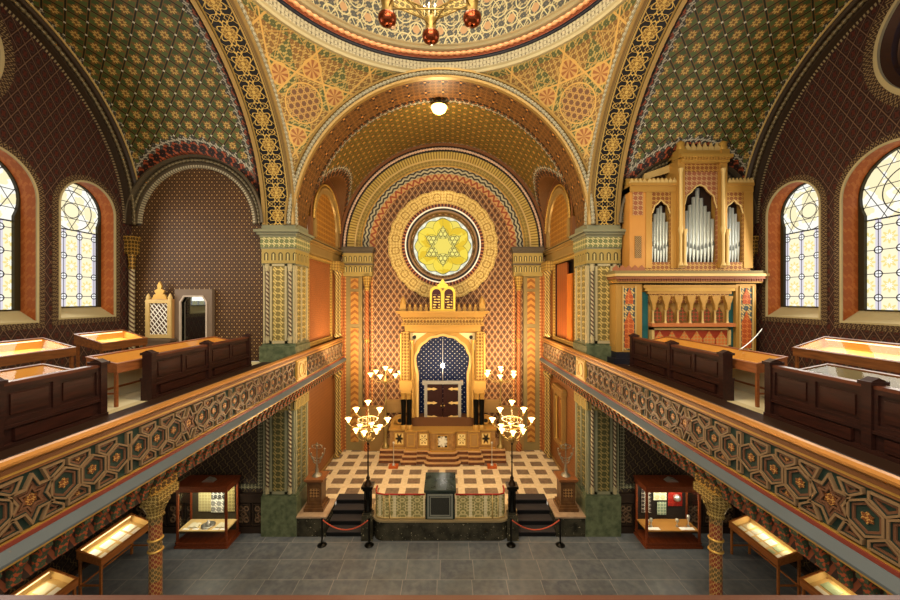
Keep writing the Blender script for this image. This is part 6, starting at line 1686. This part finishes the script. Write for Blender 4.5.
def crest(px0, px1, py, n, y, hh):
    mb = MB(); w_ = (ox(px1) - ox(px0)) / n
    for i in range(n):
        x = ox(px0) + w_ * (i + .5)
        mb.prism([(x - w_ * .46, oz(py)), (x + w_ * .46, oz(py)), (x + w_ * .46, oz(py) + hh * .4), (x + w_ * .2, oz(py) + hh * .6), (x, oz(py) + hh), (x - w_ * .2, oz(py) + hh * .6), (x - w_ * .46, oz(py) + hh * .4)], lambda p, q, h: (p, y + h, q), 0, .08)
    mb.build('cresting', GOLDL, org)
crest(683, 718, 152, 6, OY - .1, .28)
crest(647, 676, 183, 7, OY - .05, .16); crest(727, 753, 183, 7, OY - .05, .16); crest(630, 647, 183, 4, OY, .16)
# slanting return of the tower towards the wall
mb = MB(); mb.prism([(ox(679), oz(160)), (ox(679), oz(168)), (ox(650), oz(176)), (ox(650), oz(170))], lambda p, q, h: (p, OY + .35 + h, q), 0, .1)
mb.build('tower_return', GOLDL, org)
# pipes
def pipes(px0, px1, tops, mouth, foot=263.0):
    n = len(tops); w_ = (px1 - px0) / n
    for i, t in enumerate(tops):
        px = px0 + w_ * (i + .5); x = ox(px); r = w_ * k_ * .47; y = OY + .16
        m = mouth + 5 * (1 - abs(i - (n - 1) / 2) / ((n - 1) / 2 + .01)) * 1.0
        mb = MB(); mb.lathe([(.02, oz(foot)), (r, oz(m + 3)), (r, oz(t)), (r * .8, oz(t)), (r * .8, oz(t + 3))], (x, y, 0), 12); pp = mb.build('organ_pipe', PIPE, org)
        mb = MB(); mb.prism([(x - r * .7, oz(m + 2)), (x + r * .7, oz(m + 2)), (x + r * .55, oz(m - 1)), (x, oz(m - 3.5)), (x - r * .55, oz(m - 1))], lambda p, q, h: (p, y - r - .004 + h, q), 0, .01); mb.build('pipe_mouth', mat('pipe_mouth_dark', '#5c605c', .4), pp)
pipes(683.5, 717.5, [217, 210, 204, 196, 187, 197, 205, 211, 218], 243)
pipes(653, 671, [221, 213, 207, 205, 212, 221], 244)
pipes(725.5, 743.5, [221, 212, 206, 207, 213, 221], 244)
# pale rod leaning over the far pew
for s, p0, p1, lb in ((1, (6.6, 8.0, 6.88), (8.05, 9.1, 7.25), 'thin pale curved rod rising from the pew case before the organ'),):
    mb = MB(); a, b = Vector(p0), Vector(p1); mb.tube([a + (b - a) * t + Vector((0, 0, -.05 * sin(pi * t))) for t in [k / 8 for k in range(9)]], .012, 6); tag(mb.build('rod', SILVER), lb, 'rod')
# framed niche on the right chancel wall, lower level
root = thing('wall_niche', 'small framed golden wall cabinet on the right chancel wall', 'cabinet', (4.9, 15.2, 2.2))
mb = MB(); mb.framex(14.7, 15.9, 1.9, 4.1, .14, 4.84, 5.0); mb.box(4.78, 5.0, 14.6, 16.0, 4.1, 4.25); mb.box(4.82, 5.0, 14.65, 15.95, 4.25, 4.35); mb.build('frame', mat('bronze_border', ''), root)
mb = MB(); mb.box(4.96, 4.99, 14.8, 15.8, 2.0, 4.0); mb.build('door', M_OCHRE, root)
for y_ in (14.95, 15.65):
    mb = MB(); mb.lathe([(.06, 2.05), (.035, 2.15), (.035, 3.7), (.06, 3.85)], (4.9, y_, 0), 8); mb.build('shaft', GOLDP, root)
